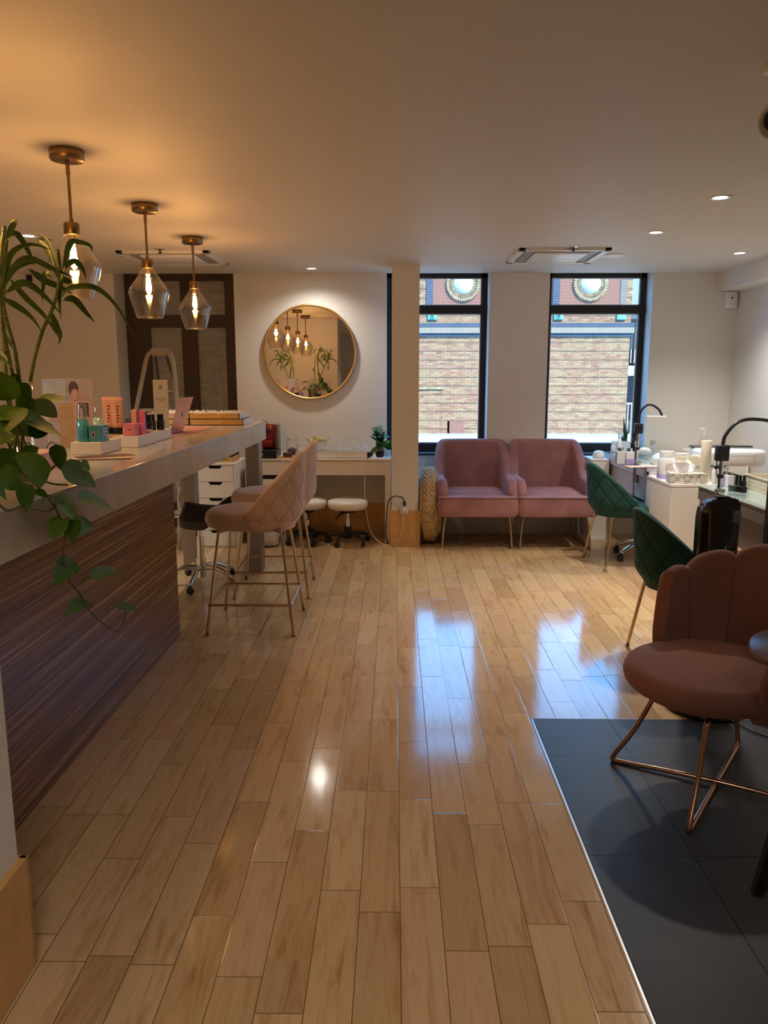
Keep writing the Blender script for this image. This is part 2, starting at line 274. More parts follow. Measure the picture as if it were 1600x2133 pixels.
# ------------------------------------------------------------------ mesh builder
class MB:
    def __init__(s): s.bm = bmesh.new()
    def _add(s, fn, mtx=None, smooth=False):
        t = bmesh.new(); fn(t)
        if mtx is not None: t.transform(mtx)
        for f in t.faces: f.smooth = smooth
        me = bpy.data.meshes.new('t'); t.to_mesh(me); t.free(); s.bm.from_mesh(me); bpy.data.meshes.remove(me); return s
    def box(s, x0, x1, y0, y1, z0, z1, bev=0.0, seg=2, mtx=None, smooth=None):
        def f(t):
            bmesh.ops.create_cube(t, size=1)
            bmesh.ops.scale(t, vec=(x1 - x0, y1 - y0, z1 - z0), verts=t.verts)
            bmesh.ops.translate(t, vec=((x0 + x1) / 2, (y0 + y1) / 2, (z0 + z1) / 2), verts=t.verts)
            if bev: bmesh.ops.bevel(t, geom=list(t.edges), offset=bev, segments=seg, profile=.5, affect='EDGES')
        return s._add(f, mtx, (bev > .006) if smooth is None else smooth)
    def lathe(s, prof, n=28, mtx=None, smooth=True, cap=False):
        def f(t):
            rings = []
            for r, z in prof:
                rings.append([t.verts.new((max(r, 1e-5) * math.cos(2 * PI * i / n), max(r, 1e-5) * math.sin(2 * PI * i / n), z)) for i in range(n)])
            for a, b in zip(rings, rings[1:]):
                for i in range(n): t.faces.new((a[i], a[(i + 1) % n], b[(i + 1) % n], b[i]))
            bmesh.ops.remove_doubles(t, verts=t.verts, dist=1e-4)
            bmesh.ops.recalc_face_normals(t, faces=t.faces)
        return s._add(f, mtx, smooth)
    def cyl(s, x, y, z0, z1, r, n=20, r2=None, smooth=True):
        r2 = r if r2 is None else r2
        s.lathe([(0, z0), (r, z0)], n, Matrix.Translation((x, y, 0)), False)
        s.lathe([(r, z0), (r2, z1)], n, Matrix.Translation((x, y, 0)), smooth)
        return s.lathe([(r2, z1), (0, z1)], n, Matrix.Translation((x, y, 0)), False)
    def tube(s, pts, r, n=8, closed=False, smooth=True, rf=None):
        pts = [Vector(p) for p in pts]
        def f(t):
            rings = []; m = len(pts); up = None
            for i, p in enumerate(pts):
                if closed: d = pts[(i + 1) % m] - pts[i - 1]
                else: d = pts[min(i + 1, m - 1)] - pts[max(i - 1, 0)]
                d.normalize()
                if up is None: up = Vector((0, 0, 1)) if abs(d.z) < .9 else Vector((1, 0, 0))
                a = d.cross(up).normalized(); up = a.cross(d).normalized()
                rr = r if rf is None else r * rf(i / (m - 1))
                rings.append([t.verts.new(p + (a * math.cos(2 * PI * k / n) + up * math.sin(2 * PI * k / n)) * rr) for k in range(n)])
            pr = list(zip(rings, rings[1:])) + ([(rings[-1], rings[0])] if closed else [])
            for a, b in pr:
                for i in range(n): t.faces.new((a[i], a[(i + 1) % n], b[(i + 1) % n], b[i]))
            if not closed: t.faces.new(rings[0][::-1]); t.faces.new(rings[-1])
            bmesh.ops.recalc_face_normals(t, faces=t.faces)
        return s._add(f, None, smooth)
    def grid(s, pts, closed_u=False, closed_v=False, smooth=True, caps=False):
        def f(t):
            V = [[t.verts.new(p) for p in row] for row in pts]; nu, nv = len(V), len(V[0])
            for i in range(nu if closed_u else nu - 1):
                for j in range(nv if closed_v else nv - 1):
                    q = (V[i][j], V[(i + 1) % nu][j], V[(i + 1) % nu][(j + 1) % nv], V[i][(j + 1) % nv])
                    try: t.faces.new(q)
                    except ValueError: pass
            if caps: t.faces.new(V[0][::-1]); t.faces.new(V[-1])
            bmesh.ops.recalc_face_normals(t, faces=t.faces)
        return s._add(f, None, smooth)
    def sphere(s, c, r, n=14, sc=(1, 1, 1)):
        def f(t):
            bmesh.ops.create_uvsphere(t, u_segments=n, v_segments=max(6, n // 2), radius=r); bmesh.ops.scale(t, vec=sc, verts=t.verts); bmesh.ops.translate(t, vec=c, verts=t.verts)
        return s._add(f, None, True)
    def prism(s, poly, d0, d1, axis='y', bev=0, smooth=False):
        def mp(a, b, d): return (a, d, b) if axis == 'y' else ((d, a, b) if axis == 'x' else (a, b, d))
        def f(t):
            A = [t.verts.new(mp(a, b, d0)) for a, b in poly]; B = [t.verts.new(mp(a, b, d1)) for a, b in poly]; n = len(poly)
            t.faces.new(A[::-1]); t.faces.new(B)
            for i in range(n): t.faces.new((A[i], A[(i + 1) % n], B[(i + 1) % n], B[i]))
            bmesh.ops.recalc_face_normals(t, faces=t.faces)
            if bev: bmesh.ops.bevel(t, geom=list(t.edges), offset=bev, segments=2, affect='EDGES')
        return s._add(f, None, smooth)
    def build(s, name, m, parent=None, loc=None, sub=0):
        me = bpy.data.meshes.new(name); s.bm.to_mesh(me); s.bm.free(); me.materials.append(M[m] if isinstance(m, str) else m)
        o = bpy.data.objects.new(name, me); COL.objects.link(o)
        if loc: o.location = loc
        if parent: o.parent = parent
        if sub:
            md = o.modifiers.new('sub', 'SUBSURF'); md.levels = md.render_levels = sub
        return o
def thing(name, label, cat, loc=(0, 0, 0), rz=0, group=None):
    o = bpy.data.objects.new(name, None); COL.objects.link(o); o.location = loc; o.rotation_euler = (0, 0, rz); o.empty_display_size = .05
    o['label'] = label; o['category'] = cat
    if group: o['group'] = group
    return o
def tag(o, label, cat, group=None, kind=None):
    o['label'] = label; o['category'] = cat
    if group: o['group'] = group
    if kind: o['kind'] = kind
    return o
def struct(o): o['kind'] = 'structure'; return o
def copy_tree(o, loc=None, rz=None, label=None):
    def cp(x, par):
        c = x.copy(); COL.objects.link(c)
        if par: c.parent = par
        for ch in [k for k in bpy.data.objects if k.parent == x]: cp(ch, c)
        return c
    c = cp(o, None)
    if loc is not None: c.location = loc
    if rz is not None: c.rotation_euler = (0, 0, rz)
    if label: c['label'] = label
    return c
def text_mesh(txt, size, m, parent, loc, rot, ext=.0006, name='lettering'):
    cu = bpy.data.curves.new('t', 'FONT'); cu.body = txt; cu.size = size; cu.extrude = ext; cu.align_x = 'CENTER'; cu.align_y = 'CENTER'
    t = bpy.data.objects.new('t', cu); COL.objects.link(t); bpy.context.view_layer.update()
    me = bpy.data.meshes.new_from_object(t.evaluated_get(bpy.context.evaluated_depsgraph_get())); bpy.data.objects.remove(t)
    me.materials.clear(); me.materials.append(M[m]); o = bpy.data.objects.new(name, me); COL.objects.link(o); o.parent = parent; o.location = loc; o.rotation_euler = rot
    return o
def smoothstep(a, b, x): t = max(0, min(1, (x - a) / (b - a))); return t * t * (3 - 2 * t)
def bez(pts, n=12):                            # Catmull-Rom through points
    P = [Vector(p) for p in pts]; P = [P[0] * 2 - P[1]] + P + [P[-1] * 2 - P[-2]]; out = []
    for i in range(1, len(P) - 2):
        for k in range(n):
            t = k / n; a, b, c, d = P[i - 1], P[i], P[i + 1], P[i + 2]
            out.append(.5 * ((2 * b) + (c - a) * t + (2 * a - 5 * b + 4 * c - d) * t * t + (3 * b - a - 3 * c + d) * t ** 3))
    out.append(P[-2]); return out
# ------------------------------------------------------------------ room shell
CZ, WY, XR, XL = 2.45, 7.38, 3.17, -4.3
FY = 7.56                                        # window plane
struct(MB().box(XL, .618, -3, WY + .5, -.1, 0).box(.618, XR, 3.222, WY + .5, -.1, 0).build('floor', 'floor'))
struct(MB().box(.618, XR, -3, 3.222, -.1, .001).build('floor_tile', 'tile'))
struct(MB().box(.612, .6185, -3, 3.228, 0, .0022).build('trim_1', 'grey'))
struct(MB().box(.612, XR, 3.222, 3.228, 0, .0022).build('trim_2', 'steel'))
struct(MB().box(XL - .2, XR + .2, -3.2, WY, CZ, CZ + .2).build('ceiling', 'ceil'))
struct(MB().box(XL - .2, XL, -3.2, WY + .6, 0, CZ + .2).build('wall_left', 'wall'))
struct(MB().box(XR, XR + .2, -3.2, WY + .6, 0, CZ + .2).build('wall_right', 'wall'))
struct(MB().box(XL - .2, XR + .2, -3.2, -3, 0, CZ + .2).build('wall_back', 'wall'))
struct(MB().box(XL, -.944, 1.1, 1.738, 0, CZ).build('wall_counter', 'wall'))
w = MB(); DX0, DX1 = -2.62, -1.50                # door recess
TH = .262
w.box(XL, DX0, WY, WY + .6, 0, CZ + .2); w.box(DX0, DX1, WY + .36, WY + .6, 0, CZ + .2); w.box(DX0, DX1, WY, WY + .36, CZ + .1, CZ + .2)
W1a, W1b, W2a, W2b = -.075, .880, 1.435, 2.385
w.box(DX1, -1.3, WY, WY + .6, 0, CZ + .2); w.box(-1.3, W1a, WY, WY + TH, 0, CZ + .2); w.box(W1b, W2a, WY, WY + TH, 0, CZ + .2); w.box(W2b, XR + .2, WY, WY + TH, 0, CZ + .2)
for a, b in ((W1a, W1b), (W2a, W2b)):
    w.box(a, b, WY, WY + TH, 0, .77); w.box(a, b, WY, WY + TH, CZ + .07, CZ + .2)
struct(w.build('wall_far', 'wall'))
struct(MB().box(-.025, .212, 6.79, 7.02, 0, CZ).build('wall_pillar', 'wall'))
struct(MB().box(-.035, .232, 6.775, 7.035, 0, .325, .002).build('baseboard_pillar', 'maple'))
struct(MB().box(2.97, XR, -3, WY, 2.285, CZ).build('trim_3', 'wall'))
struct(MB().box(DX1, W1a, WY - .02, WY, 0, .30, .002).build('baseboard_far', 'maple'))
struct(MB().box(XR - .02, XR, 3.2, WY, 0, .30, .002).build('baseboard_right', 'maple'))
struct(MB().box(-.946, -.925, 1.0, 1.755, 0, .31, .003).box(-1.3, -.925, 1.738, 1.757, 0, .31, .003).build('baseboard_counter', 'maple'))
# windows ---------------------------------------------------------
def window(n, x0, x1):
    f = MB(); y0, y1 = FY, FY + .07; b = .055; top = CZ + .06
    f.box(x0, x0 + b, y0, y1, .77, top, .003); f.box(x1 - b, x1, y0, y1, .77, top, .003)
    f.box(x0, x1, y0, y1, top - .08, top, .003); f.box(x0, x1, y0 - .01, y1, .77, .865, .003); f.box(x0, x1, y0 - .015, y1, 2.10, 2.178, .003)
    o = struct(f.build('window_%d' % n, 'blackframe'))
    MB().box(x0 + b, x1 - b, y0 + .03, y0 + .036, .865, 2.10).build('pane', 'wglass', o)
    MB().box(x0 + b, x1 - b, y0 + .03, y0 + .036, 2.178, top - .08).build('pane', 'wglass', o)
    e = MB()                                    # pale glazing beads
    for za, zb in ((.865, 2.10), (2.178, top - .08)):
        e.box(x0 + b, x0 + b + .008, y0 + .018, y0 + .028, za, zb); e.box(x1 - b - .008, x1 - b, y0 + .018, y0 + .028, za, zb); e.box(x0 + b, x1 - b, y0 + .018, y0 + .028, za, za + .008); e.box(x0 + b, x1 - b, y0 + .018, y0 + .028, zb - .008, zb)
    e.build('glazing_bead', 'grey', o)
    return o
window(1, W1a, W1b); window(2, W2a, W2b)
struct(MB().box(W1a, W1b, WY - .02, FY, .765, .785, .002).build('trim_4', 'blackframe')); struct(MB().box(W2a, W2b, WY - .02, FY, .765, .785, .002).build('trim_5', 'blackframe'))
# door -------------------------------------------------------------
dr = MB(); dy0, dy1 = WY + .28, WY + .34; xs = [DX0, -2.39, -2.08, -1.93, -1.65, DX1]
zs = [0, .25, 1.98, 2.10, 2.42, CZ + .1]
dr.box(xs[0], xs[1], dy0, dy1, 0, zs[5]); dr.box(xs[2], xs[3], dy0, dy1, 0, zs[5]); dr.box(xs[4], xs[5], dy0, dy1, 0, zs[5])
for a, b in ((xs[1], xs[2]), (xs[3], xs[4])):
    dr.box(a, b, dy0, dy1, 0, zs[1]); dr.box(a, b, dy0, dy1, zs[2], zs[3]); dr.box(a, b, dy0, dy1, zs[4], zs[5])
door = struct(dr.build('door_1', 'brown'))
for a, b in ((xs[1], xs[2]), (xs[3], xs[4])):
    for z0, z1 in ((zs[1], zs[2]), (zs[3], zs[4])):
        p = MB().box(a, b, dy0 + .035, dy0 + .045, z0, z1).build('shade', 'shade', door)
        MB().box(a, b, dy0 + .018, dy0 + .022, z0, z1).build('pane', 'glass', door)
MB().box(-2.03, -1.99, dy0 - .02, dy0, .98, 1.12, .004).tube([(-2.01, dy0 - .01, 1.05), (-2.01, dy0 - .05, 1.05), (-1.93, dy0 - .05, 1.05)], .008).build('door_handle', 'steel', door)
# dark post at the right edge ------------------------------------------------
q = at(1592, 1080, Y=3.40)
struct(MB().box(q.x, q.x + .12, 3.36, 3.40, .001, CZ, .004).build('trim_6', 'brown'))
# ------------------------------------------------------------------ exterior
BY = 19.0
bl = thing('brick_building', 'tall brown brick building with round medallions seen through both windows', 'building', (0, BY, -6))
MB().box(-14, 5.66, 0, 10, 0, 10.3).build('facade', 'brick', bl)
MB().box(-14, 5.72, -.12, 0, 8.55, 8.68).build('ledge', 'sold_h', bl)
MB().box(-14, 5.72, -.10, 0, 8.68, 8.79).build('corbel', 'sold_d', bl)
MB().box(-14, 5.70, -.06, 0, 8.48, 8.55).build('dark_course', 'sold_d', bl)  # narrow dark brick band below the ledge
MB().box(-14, 5.80, -.05, 10.1, 10.3, 10.45).build('parapet', 'stonec', bl)
for cx in (-4.41, -1.39, 1.63, 4.65):
    MB().box(cx - .72, cx + .72, -.01, .02, 9.18, 10.3).build('herringbone_panel', 'herring', bl)
    md = MB().lathe([(0, 0), (.235, 0), (.235, .03), (0, .03)], 40, Matrix.Translation((cx, -.03, 9.70)) @ Matrix.Rotation(PI / 2, 4, 'X')).build('medallion', 'stonec', bl)
    rg = MB()
    for k in range(44):
        a = 2 * PI * k / 44
        rg.box(.238, .318, -.012, .012, 0, .05, mtx=Matrix.Translation((cx, -.005, 9.70)) @ Matrix.Rotation(PI / 2, 4, 'X') @ Matrix.Rotation(a, 4, 'Z'))
        rg.box(.33, .405, -.020, .020, 0, .07, mtx=Matrix.Translation((cx, -.005, 9.70)) @ Matrix.Rotation(PI / 2, 4, 'X') @ Matrix.Rotation(a + .05, 4, 'Z'))
    rg.build('brick_ring', 'buff', bl)
    MB().box(cx - .88, cx - .72, -.03, .02, 9.15, 10.3).build('stacked_brick_strip', 'sold_d', bl); MB().box(cx + .72, cx + .88, -.03, .02, 9.15, 10.3).build('stacked_brick_strip', 'sold_v', bl)
    gx = cx - .73; gg = MB().box(gx - .11, gx + .11, -.06, 0, 8.86, 9.04, .01).box(gx - .06, gx + .06, -.09, -.06, 8.89, 9.01, .01)
    gg.build('green_ornament', 'aqua', bl); MB().sphere((gx, -.09, 8.95), .035).build('ornament_boss', 'facd', bl)
MB().box(5.31, 5.53, -.06, 0, 8.86, 9.04, .01).build('green_ornament', 'aqua', bl)
MB().box(.2, 1.2, -.05, 0, 7.22, 7.28).build('old_ledge', 'buff', bl); MB().box(1.15, 1.35, -.012, 0, 6.1, 7.2).build('pale_patch', 'brick', bl); MB().box(1.3, 1.7, -.012, 0, 6.05, 6.45).build('orange_patch', 'herring', bl)
lr = thing('low_roof', 'long white parapet and pale roof below the brick facade', 'roof', (0, 15.2, -6))
MB().box(-10, 8, 0, .5, 5.2, 6.38).build('parapet', 'facw', lr); MB().box(-10, 8, -1.6, 0, 5.2, 6.0).build('roof_deck', 'cyanp', lr)
ap = thing('balcony_building', 'white building with louvred balconies and blue metal roof right of the brick building', 'building', (0, 22, -6))
MB().box(5.9, 14, 1.5, 6, 0, 9.2).build('wall', 'facd', ap)
for i, z in enumerate((5.4, 7.55, 9.1)): MB().box(5.9, 13, 0, 1.6, z, z + .28).build('balcony_slab', 'facw', ap)
for z0 in (5.7, 7.9):
    rl = MB()
    for k in range(60): rl.box(6.0 + k * .1, 6.03 + k * .1, .02, .05, z0, z0 + 1.05)
    rl.box(5.9, 12, 0, .06, z0 + 1.05, z0 + 1.1); rl.build('railing', 'facw', ap)
MB().prism([(5.9, 9.35), (5.9, 9.6), (7.2, 11.1), (14, 11.1), (14, 9.35)], -.5, 6, 'y').build('roof', 'roofm', ap)
lv = MB()
for k in range(14): lv.box(5.9, 12, -.01, .02, 8.3 + k * .055, 8.32 + k * .055)
lv.build('louvre', 'facd', ap)
struct(MB().box(-60, 60, 8, 120, -6.2, -6).build('ground', 'stonec'))
# ------------------------------------------------------------------ ceiling fittings
def pendant():
    t = thing('pendant_lamp', '', 'lamp', group='glass pendant lamps over the counter')
    MB().lathe([(0, 0), (.068, 0), (.071, -.004), (.071, -.038), (.066, -.044), (0, -.044)], 36).build('canopy', 'brass', t)
    MB().cyl(0, 0, -.10, -.044, .009).cyl(0, 0, -.28, -.10, .0065).cyl(0, 0, -.30, -.28, .009).build('rod', 'brass', t)
    MB().lathe([(0, -0.295), (.030, -0.295), (.033, -0.300), (.033, -0.340), (.031, -0.345), (0, -0.345)], 28).build('socket', 'brass', t)
    MB().lathe([(.028, -0.340), (.036, -0.355), (.062, -0.395), (.098, -0.445), (.112, -0.470), (.112, -0.482), (.094, -0.550), (.075, -0.610), (.072, -0.616), (.074, -0.610), (.091, -0.550), (.109, -0.482), (.109, -0.472), (.096, -0.448), (.06, -0.398)], 40).build('glass_shade', 'pglass', t)
    b = MB().lathe([(.013, -0.345), (.016, -0.370), (.026, -0.410), (.031, -0.445), (.026, -0.475), (.010, -0.495), (0, -0.498)], 24).build('bulb', 'pglass', t)
    fl = MB()
    for k in range(6):
        a = k * PI / 3; fl.tube([(.010 * math.cos(a), .010 * math.sin(a), -0.395), (.013 * math.cos(a + .3), .013 * math.sin(a + .3), -0.465)], .0024, 6)
    fl.build('filament', 'filament', b); MB().cyl(0, 0, -0.375, -0.345, .012).build('bulb_base', 'brass', b)
    return t
pend = pendant(); PX = -1.392
lab = ['nearest of the three hanging glass lamps in view, partly behind bamboo leaves', 'middle brass and glass pendant lamp in front of the left ceiling vent', 'farthest brass and glass pendant lamp, hanging before the dark door', 'brass and glass pendant lamp nearest the white counter wall, seen only in the mirror']
for i, y in enumerate((3.45, 4.48, 5.50, 2.42)):
    o = pend if i == 0 else copy_tree(pend); o.location = (PX, y, CZ); o['label'] = lab[i]
    lamp('pendant_light', 'POINT', (PX, y, CZ - .44), power=P_PEND, color=WARM, shadow_soft_size=.02)
dl = thing('downlight', 'small recessed ceiling spot', 'ceiling light', group='recessed ceiling spots')
MB().lathe([(.036, .0), (.038, -.004), (.060, -.006), (.062, -.002), (.062, 0)], 32).build('trim_ring', 'whitep', dl); MB().lathe([(0, -.0015), (.036, -.0015)], 28).build('led_disc', 'ledlight', dl)
dls = [((-2.49, 5.43), 'lit recessed ceiling spot at far left, just above the bamboo leaves'), ((-.735, 7.04), 'lit recessed ceiling spot above the round mirror'), ((1.74, 4.36), 'nearest and largest lit ceiling spot on the right side'), ((1.73, 5.36), 'lit ceiling spot between the nearest right one and the right vent'), ((2.665, 6.23), 'lit ceiling spot closest to the right wall soffit'),
       ((-.3, .2), 'added fill spot behind the viewer, unseen'), ((2.2, 1.6), 'added fill spot over the tiled floor, out of view'), ((-2.6, 3.2), 'added fill spot behind the counter, out of view'), ((.4, -1.6), 'added fill spot at the back of the room, unseen')]
for i, ((x, y), lb) in enumerate(dls):
    if i > 4: lamp('spot_light', 'SPOT', (x, y, CZ - .01), power=P_DOWN * (.35 if i == 6 else 1.0), color=NEUT, shadow_soft_size=.35, spot_size=2.4, spot_blend=.8); continue  # fill spots added out of view to brighten the room, without fittings
    o = dl if i == 0 else copy_tree(dl); o.location = (x, y, CZ); o['label'] = lb
    lamp('spot_light', 'SPOT', (x, y, CZ - .01), power=P_DOWN * (.45 if i == 1 else 1.3), color=NEUT, shadow_soft_size=.06, spot_size=2.6 if i == 1 else 2.1, spot_blend=1.0)
t = thing('blank_ceiling_cover', 'flat white round ceiling cover beside the right vent', 'cover', (1.725, 6.34, CZ))
MB().lathe([(.095, 0), (.095, -.004), (.09, -.007), (0, -.007)], 32).build('disc', 'whitep', t); MB().cyl(-.05, 0, -.010, -.006, .005).build('screw', 'grey', t); MB().cyl(.05, 0, -.010, -.006, .005).build('screw', 'grey', t)
def cassette(x0, x1, y0, y1, lb):
    t = thing('ceiling_air_vent', lb, 'vent', ((x0 + x1) / 2, (y0 + y1) / 2, CZ)); a, b = (x1 - x0) / 2, (y1 - y0) / 2
    f = MB(); e = .05
    f.box(-a, a, -b, -b + e, -.02, 0, .002); f.box(-a, a, b - e, b, -.02, 0, .002); f.box(-a, -a + e, -b, b, -.02, 0, .002); f.box(a - e, a, -b, b, -.02, 0, .002); f.build('frame', 'whitep', t)
    MB().box(-a + e, a - e, -b + e, b - e, -.003, 0).build('dark_gap', 'slot', t)
    MB().box(-a + .14, a - .14, -b + .12, b - .12, -.028, -.004, .01).build('grille_panel', 'whitep', t)
    for sx in (-1, 1): MB().box(sx * (a - .10) - .035, sx * (a - .10) + .035, -b + .1, b - .1, -.014, -.008, .002, mtx=None).build('louvre', 'clay', t)
cassette(-2.12, -1.41, 6.05, 6.75, 'square ceiling air vent at left above the dark door')
cassette(.925, 1.61, 5.97, 6.65, 'square ceiling air vent at right in front of the window')
sp = thing('sprinkler', 'small sprinkler head above the left ceiling vent', 'sprinkler', (-1.76, 5.98, CZ), group='ceiling sprinklers')
MB().lathe([(.042, 0), (.040, -.004), (.015, -.008), (0, -.008)], 24).build('escutcheon', 'chrome', sp); MB().cyl(0, 0, -.03, -.006, .008).cyl(0, 0, -.034, -.031, .018).build('head', 'ladderd', sp)
copy_tree(sp, (1.32, 5.95, CZ), label='small sprinkler head above the right ceiling vent')
t = thing('track_spotlight', 'white ceiling spotlight head cut by the top right corner', 'lamp', (1.165, 2.60, CZ))
MB().box(-.02, .5, -.02, .02, -.02, 0, .002).build('track', 'whitep', t); MB().cyl(.03, 0, -.10, -.02, .012).build('stem', 'whitep', t)
MB().lathe([(0, .06), (.035, .058), (.052, .03), (.055, -.04), (.050, -.045), (.046, -.04), (.036, -.01), (0, -.005)], 28, Matrix.Translation((.03, 0, -.15)) @ Matrix.Rotation(math.radians(-62), 4, 'X') @ Matrix.Rotation(.35, 4, 'Y')).build('lamp_head', 'whitep', t); MB().lathe([(0, .0), (.034, -.012), (.036, -.016)], 24, Matrix.Translation((.03, 0, -.15)) @ Matrix.Rotation(math.radians(-62), 4, 'X') @ Matrix.Rotation(.35, 4, 'Y')).build('reflector', 'terr', t)
# wall sensor
t = thing('alarm_sensor', 'small white motion sensor under the soffit in the right corner', 'sensor', (3.10, WY, 2.13)); MB().box(-.055, .055, -.05, -.002, 0, .15, .012).build('body', 'whitep', t); MB().box(-.008, .008, -.053, -.049, .085, .10).build('eye', 'black', t)
t = thing('wall_control', 'tiny black wall control seen behind the bamboo leaves', 'control'); t.location = at(62, 580, Y=WY); MB().box(-.025, .025, -.02, -.001, -.03, .03, .003).build('body', 'black', t)
# ------------------------------------------------------------------ mirror
t = thing('round_mirror', 'large round wall mirror with a thin gold frame', 'mirror', (-.795, WY, 1.735)); rx = Matrix.Rotation(PI / 2, 4, 'X')
MB().tube([(.425 * math.cos(a), -.028, .430 * math.sin(a)) for a in [2 * PI * k / 96 for k in range(96)]], .010, 8, closed=True).lathe([(.435, .002), (.435, .034), (.428, .034), (.428, .002)], 72, rx).build('frame', 'gold', t)
MB().lathe([(0, .022), (.428, .022), (.428, .003), (0, .003)], 72, rx, smooth=False).build('glass', 'mirror', t)
# ------------------------------------------------------------------ counter
CT, CB, CX0, CX1, CY0, CY1 = 1.157, 1.015, -1.93, -1.03, 1.76, 6.16
t = thing('bar_counter', 'long raised reception counter with polished grey slab and striped wood front', 'counter', (0, 0, 0))
MB().box(CX0, CX1, CY0, CY1, CB, CT, .003).build('worktop', 'stone', t)
MB().box(-1.34, -1.272, CY0, 4.36, 0, CB).build('front_panel', 'zebra', t)
MB().box(-1.132, -1.03, 5.80, 5.95, 0, CB, .003).build('leg', 'steel', t); MB().box(-1.64, -1.535, 5.80, 5.95, 0, CB, .003).build('leg', 'steel', t)
MB().box(-1.35, -1.275, 4.3, 4.36, 0, CB).build('end_panel', 'zebra', t)
# ------------------------------------------------------------------ shells and chairs
def sweep_shell(mb, nu, plan, ztop, z0, thick, nv=26, lean=None, tuck=.0, tuckh=.12, disp=None):
    """plan(u)->(x,y,nx,ny) outer line with outward normal; ztop(u) height; closed section outer-rim-inner."""
    rows = []
    for i in range(nu + 1):
        u = -1 + 2 * i / nu; x, y, nx, ny = plan(u); zt = ztop(u); h = zt - z0; th = thick(u) if callable(thick) else thick; th = min(th, h * .9 + .004); row = []
        def pos(z, off):
            s = off - tuck * (1 - smoothstep(0, tuckh, z - z0)) ** 1.5
            lx, ly = lean(z - z0, u) if lean else (0, 0)
            return Vector((x + nx * s + lx, y + ny * s + ly, z))
        for j in range(nv + 1):
            v = j / nv; z = z0 + (h - th * .4) * v; d = disp(u, v, h, z) if disp else 0
            row.append(pos(z, d))
        for a in (30, 60, 90, 120, 150):
            a = math.radians(a); row.append(pos(zt - th * .4 + th * .4 * math.sin(a), -th / 2 + th / 2 * math.cos(a)))
        for j in range(nv // 2 + 1):
            v = 1 - j / (nv // 2); row.append(pos(z0 + (h - th * .4) * v, -th))
        rows.append(row)
    mb.grid(rows, closed_v=True, caps=True)
def quilt(pitch, depth, arc):
    def d(u, v, h, z):
        a = u * arc; p, q = (a + z * .75) / pitch, (a - z * .75) / pitch
        e = min(abs(p - round(p)), abs(q - round(q))) * pitch
        return (-depth * math.exp(-(e / .0055) ** 2) + depth * .35 * min(1, e / (pitch * .3))) * smoothstep(0, .06, 1 - v) * smoothstep(.0, .1, v)
    return d
def pad(mb, a, b, z0, z1, n=44, cx=0, cy=0, p=2.4, dome=.012, e=.5):
    rows = []; h = (z1 - z0) / 2; zm = (z0 + z1) / 2
    prof = [(0, -1)] + [(1 - .14 * (1 - math.cos(t)) - (0), 0) for t in ()]
    secs = []
    for k in range(13):
        t = -PI / 2 + PI * k / 12; secs.append((1 - (h * e / max(a, b)) * (1 - math.cos(t)) * 1.6, zm + h * math.sin(t)))
    secs = [(0.0, z0), (.5, z0)] + secs + [(.75, z1 + dome * .5), (.4, z1 + dome), (.0, z1 + dome * 1.1)]
    for r, z in secs:
        row = []
        for i in range(n):
            t = 2 * PI * i / n; c, s = math.cos(t), math.sin(t); k = (abs(c) ** p + abs(s) ** p) ** (-1 / p)
            rr = max(r, 1e-4); row.append(Vector((cx + a * k * c * rr, cy + b * k * s * rr, z)))
        rows.append(row)
    mb.grid(rows, closed_v=True)
def quilted_chair(name, label, cat, fabric, metal, seatz, stool, group):
    t = thing(name, label, cat, group=group)
    a, b = .245, .262; Phi = math.radians(112); z0 = seatz - (.115 if stool else .085); top = .39 if not stool else .425; ln = .05 if stool else .09
    def plan(u):
        f = u * Phi; nx, ny = -math.cos(f), math.sin(f); return (-.03 + b * nx, a * ny, nx, ny)
    def zt(u): return z0 + .035 + top * max(0, math.cos(u * PI / 2)) ** .85 * (1 - .12 * (1 - math.cos(u * PI)) / 2)
    s = MB(); sweep_shell(s, 150, plan, zt, z0, .042, 60, lean=lambda z, u: (-ln * z * max(0, math.cos(u * Phi * .8)) ** 1.5, 0), tuck=.05, tuckh=.13, disp=quilt(.125, .006, .49))
    s.build('backrest', fabric, t)
    m = MB(); pad(m, .275, .23, z0 + .005, seatz, cx=.02, p=2.3); m.build('seat', fabric, t)
    hl = z0 + .01; ft = .255 if stool else .24; tp = .17
    for sx in (1, -1):
        for sy in (1, -1):
            m = MB(); m.tube(bez([(sx * (tp - .05), sy * (tp - .03), hl), (sx * (tp + .005), sy * (tp), hl - .012), (sx * (tp + .018), sy * (tp + .01), hl - .05), (sx * ft, sy * ft, .008)], 8), .0095, 10)
            lg = m.build('leg', metal, t); MB().cyl(sx * ft, sy * ft, 0, .008, .016).build('foot', metal, lg)
    if stool:
        k = ft - .012; z = .185; m = MB(); m.tube([(k, k, z), (k, -k, z), (-k, -k, z), (-k, k, z)], .0085, 8, closed=True, smooth=False); m.build('footrest', metal, t)
    m = MB(); m.box(-tp, tp, -.02, .02, hl - .008, hl + .008).box(-.02, .02, -tp, tp, hl - .008, hl + .008); m.build('seat_bracket', 'black', t)
    return t
st = quilted_chair('bar_stool', 'nearer pink quilted velvet bar stool at the counter', 'stool', 'pinkv', 'champagne', .725, True, 'pink bar stools at the counter')
st.location = (-.845, 4.57, 0); st.rotation_euler.z = PI
copy_tree(st, (-.85, 5.34, 0), PI + .03, 'farther pink quilted velvet bar stool beside the steel counter leg')
gc = quilted_chair('quilted_chair', 'farther green quilted velvet chair beside the pink armchair', 'chair', 'greenv', 'champagne', .50, False, 'green quilted chairs at the manicure desks')
gc.location = (1.865, 6.14, 0); gc.rotation_euler.z = .12
copy_tree(gc, (1.575, 3.95, 0), .05, 'nearer green quilted velvet chair behind the scalloped blush chair')
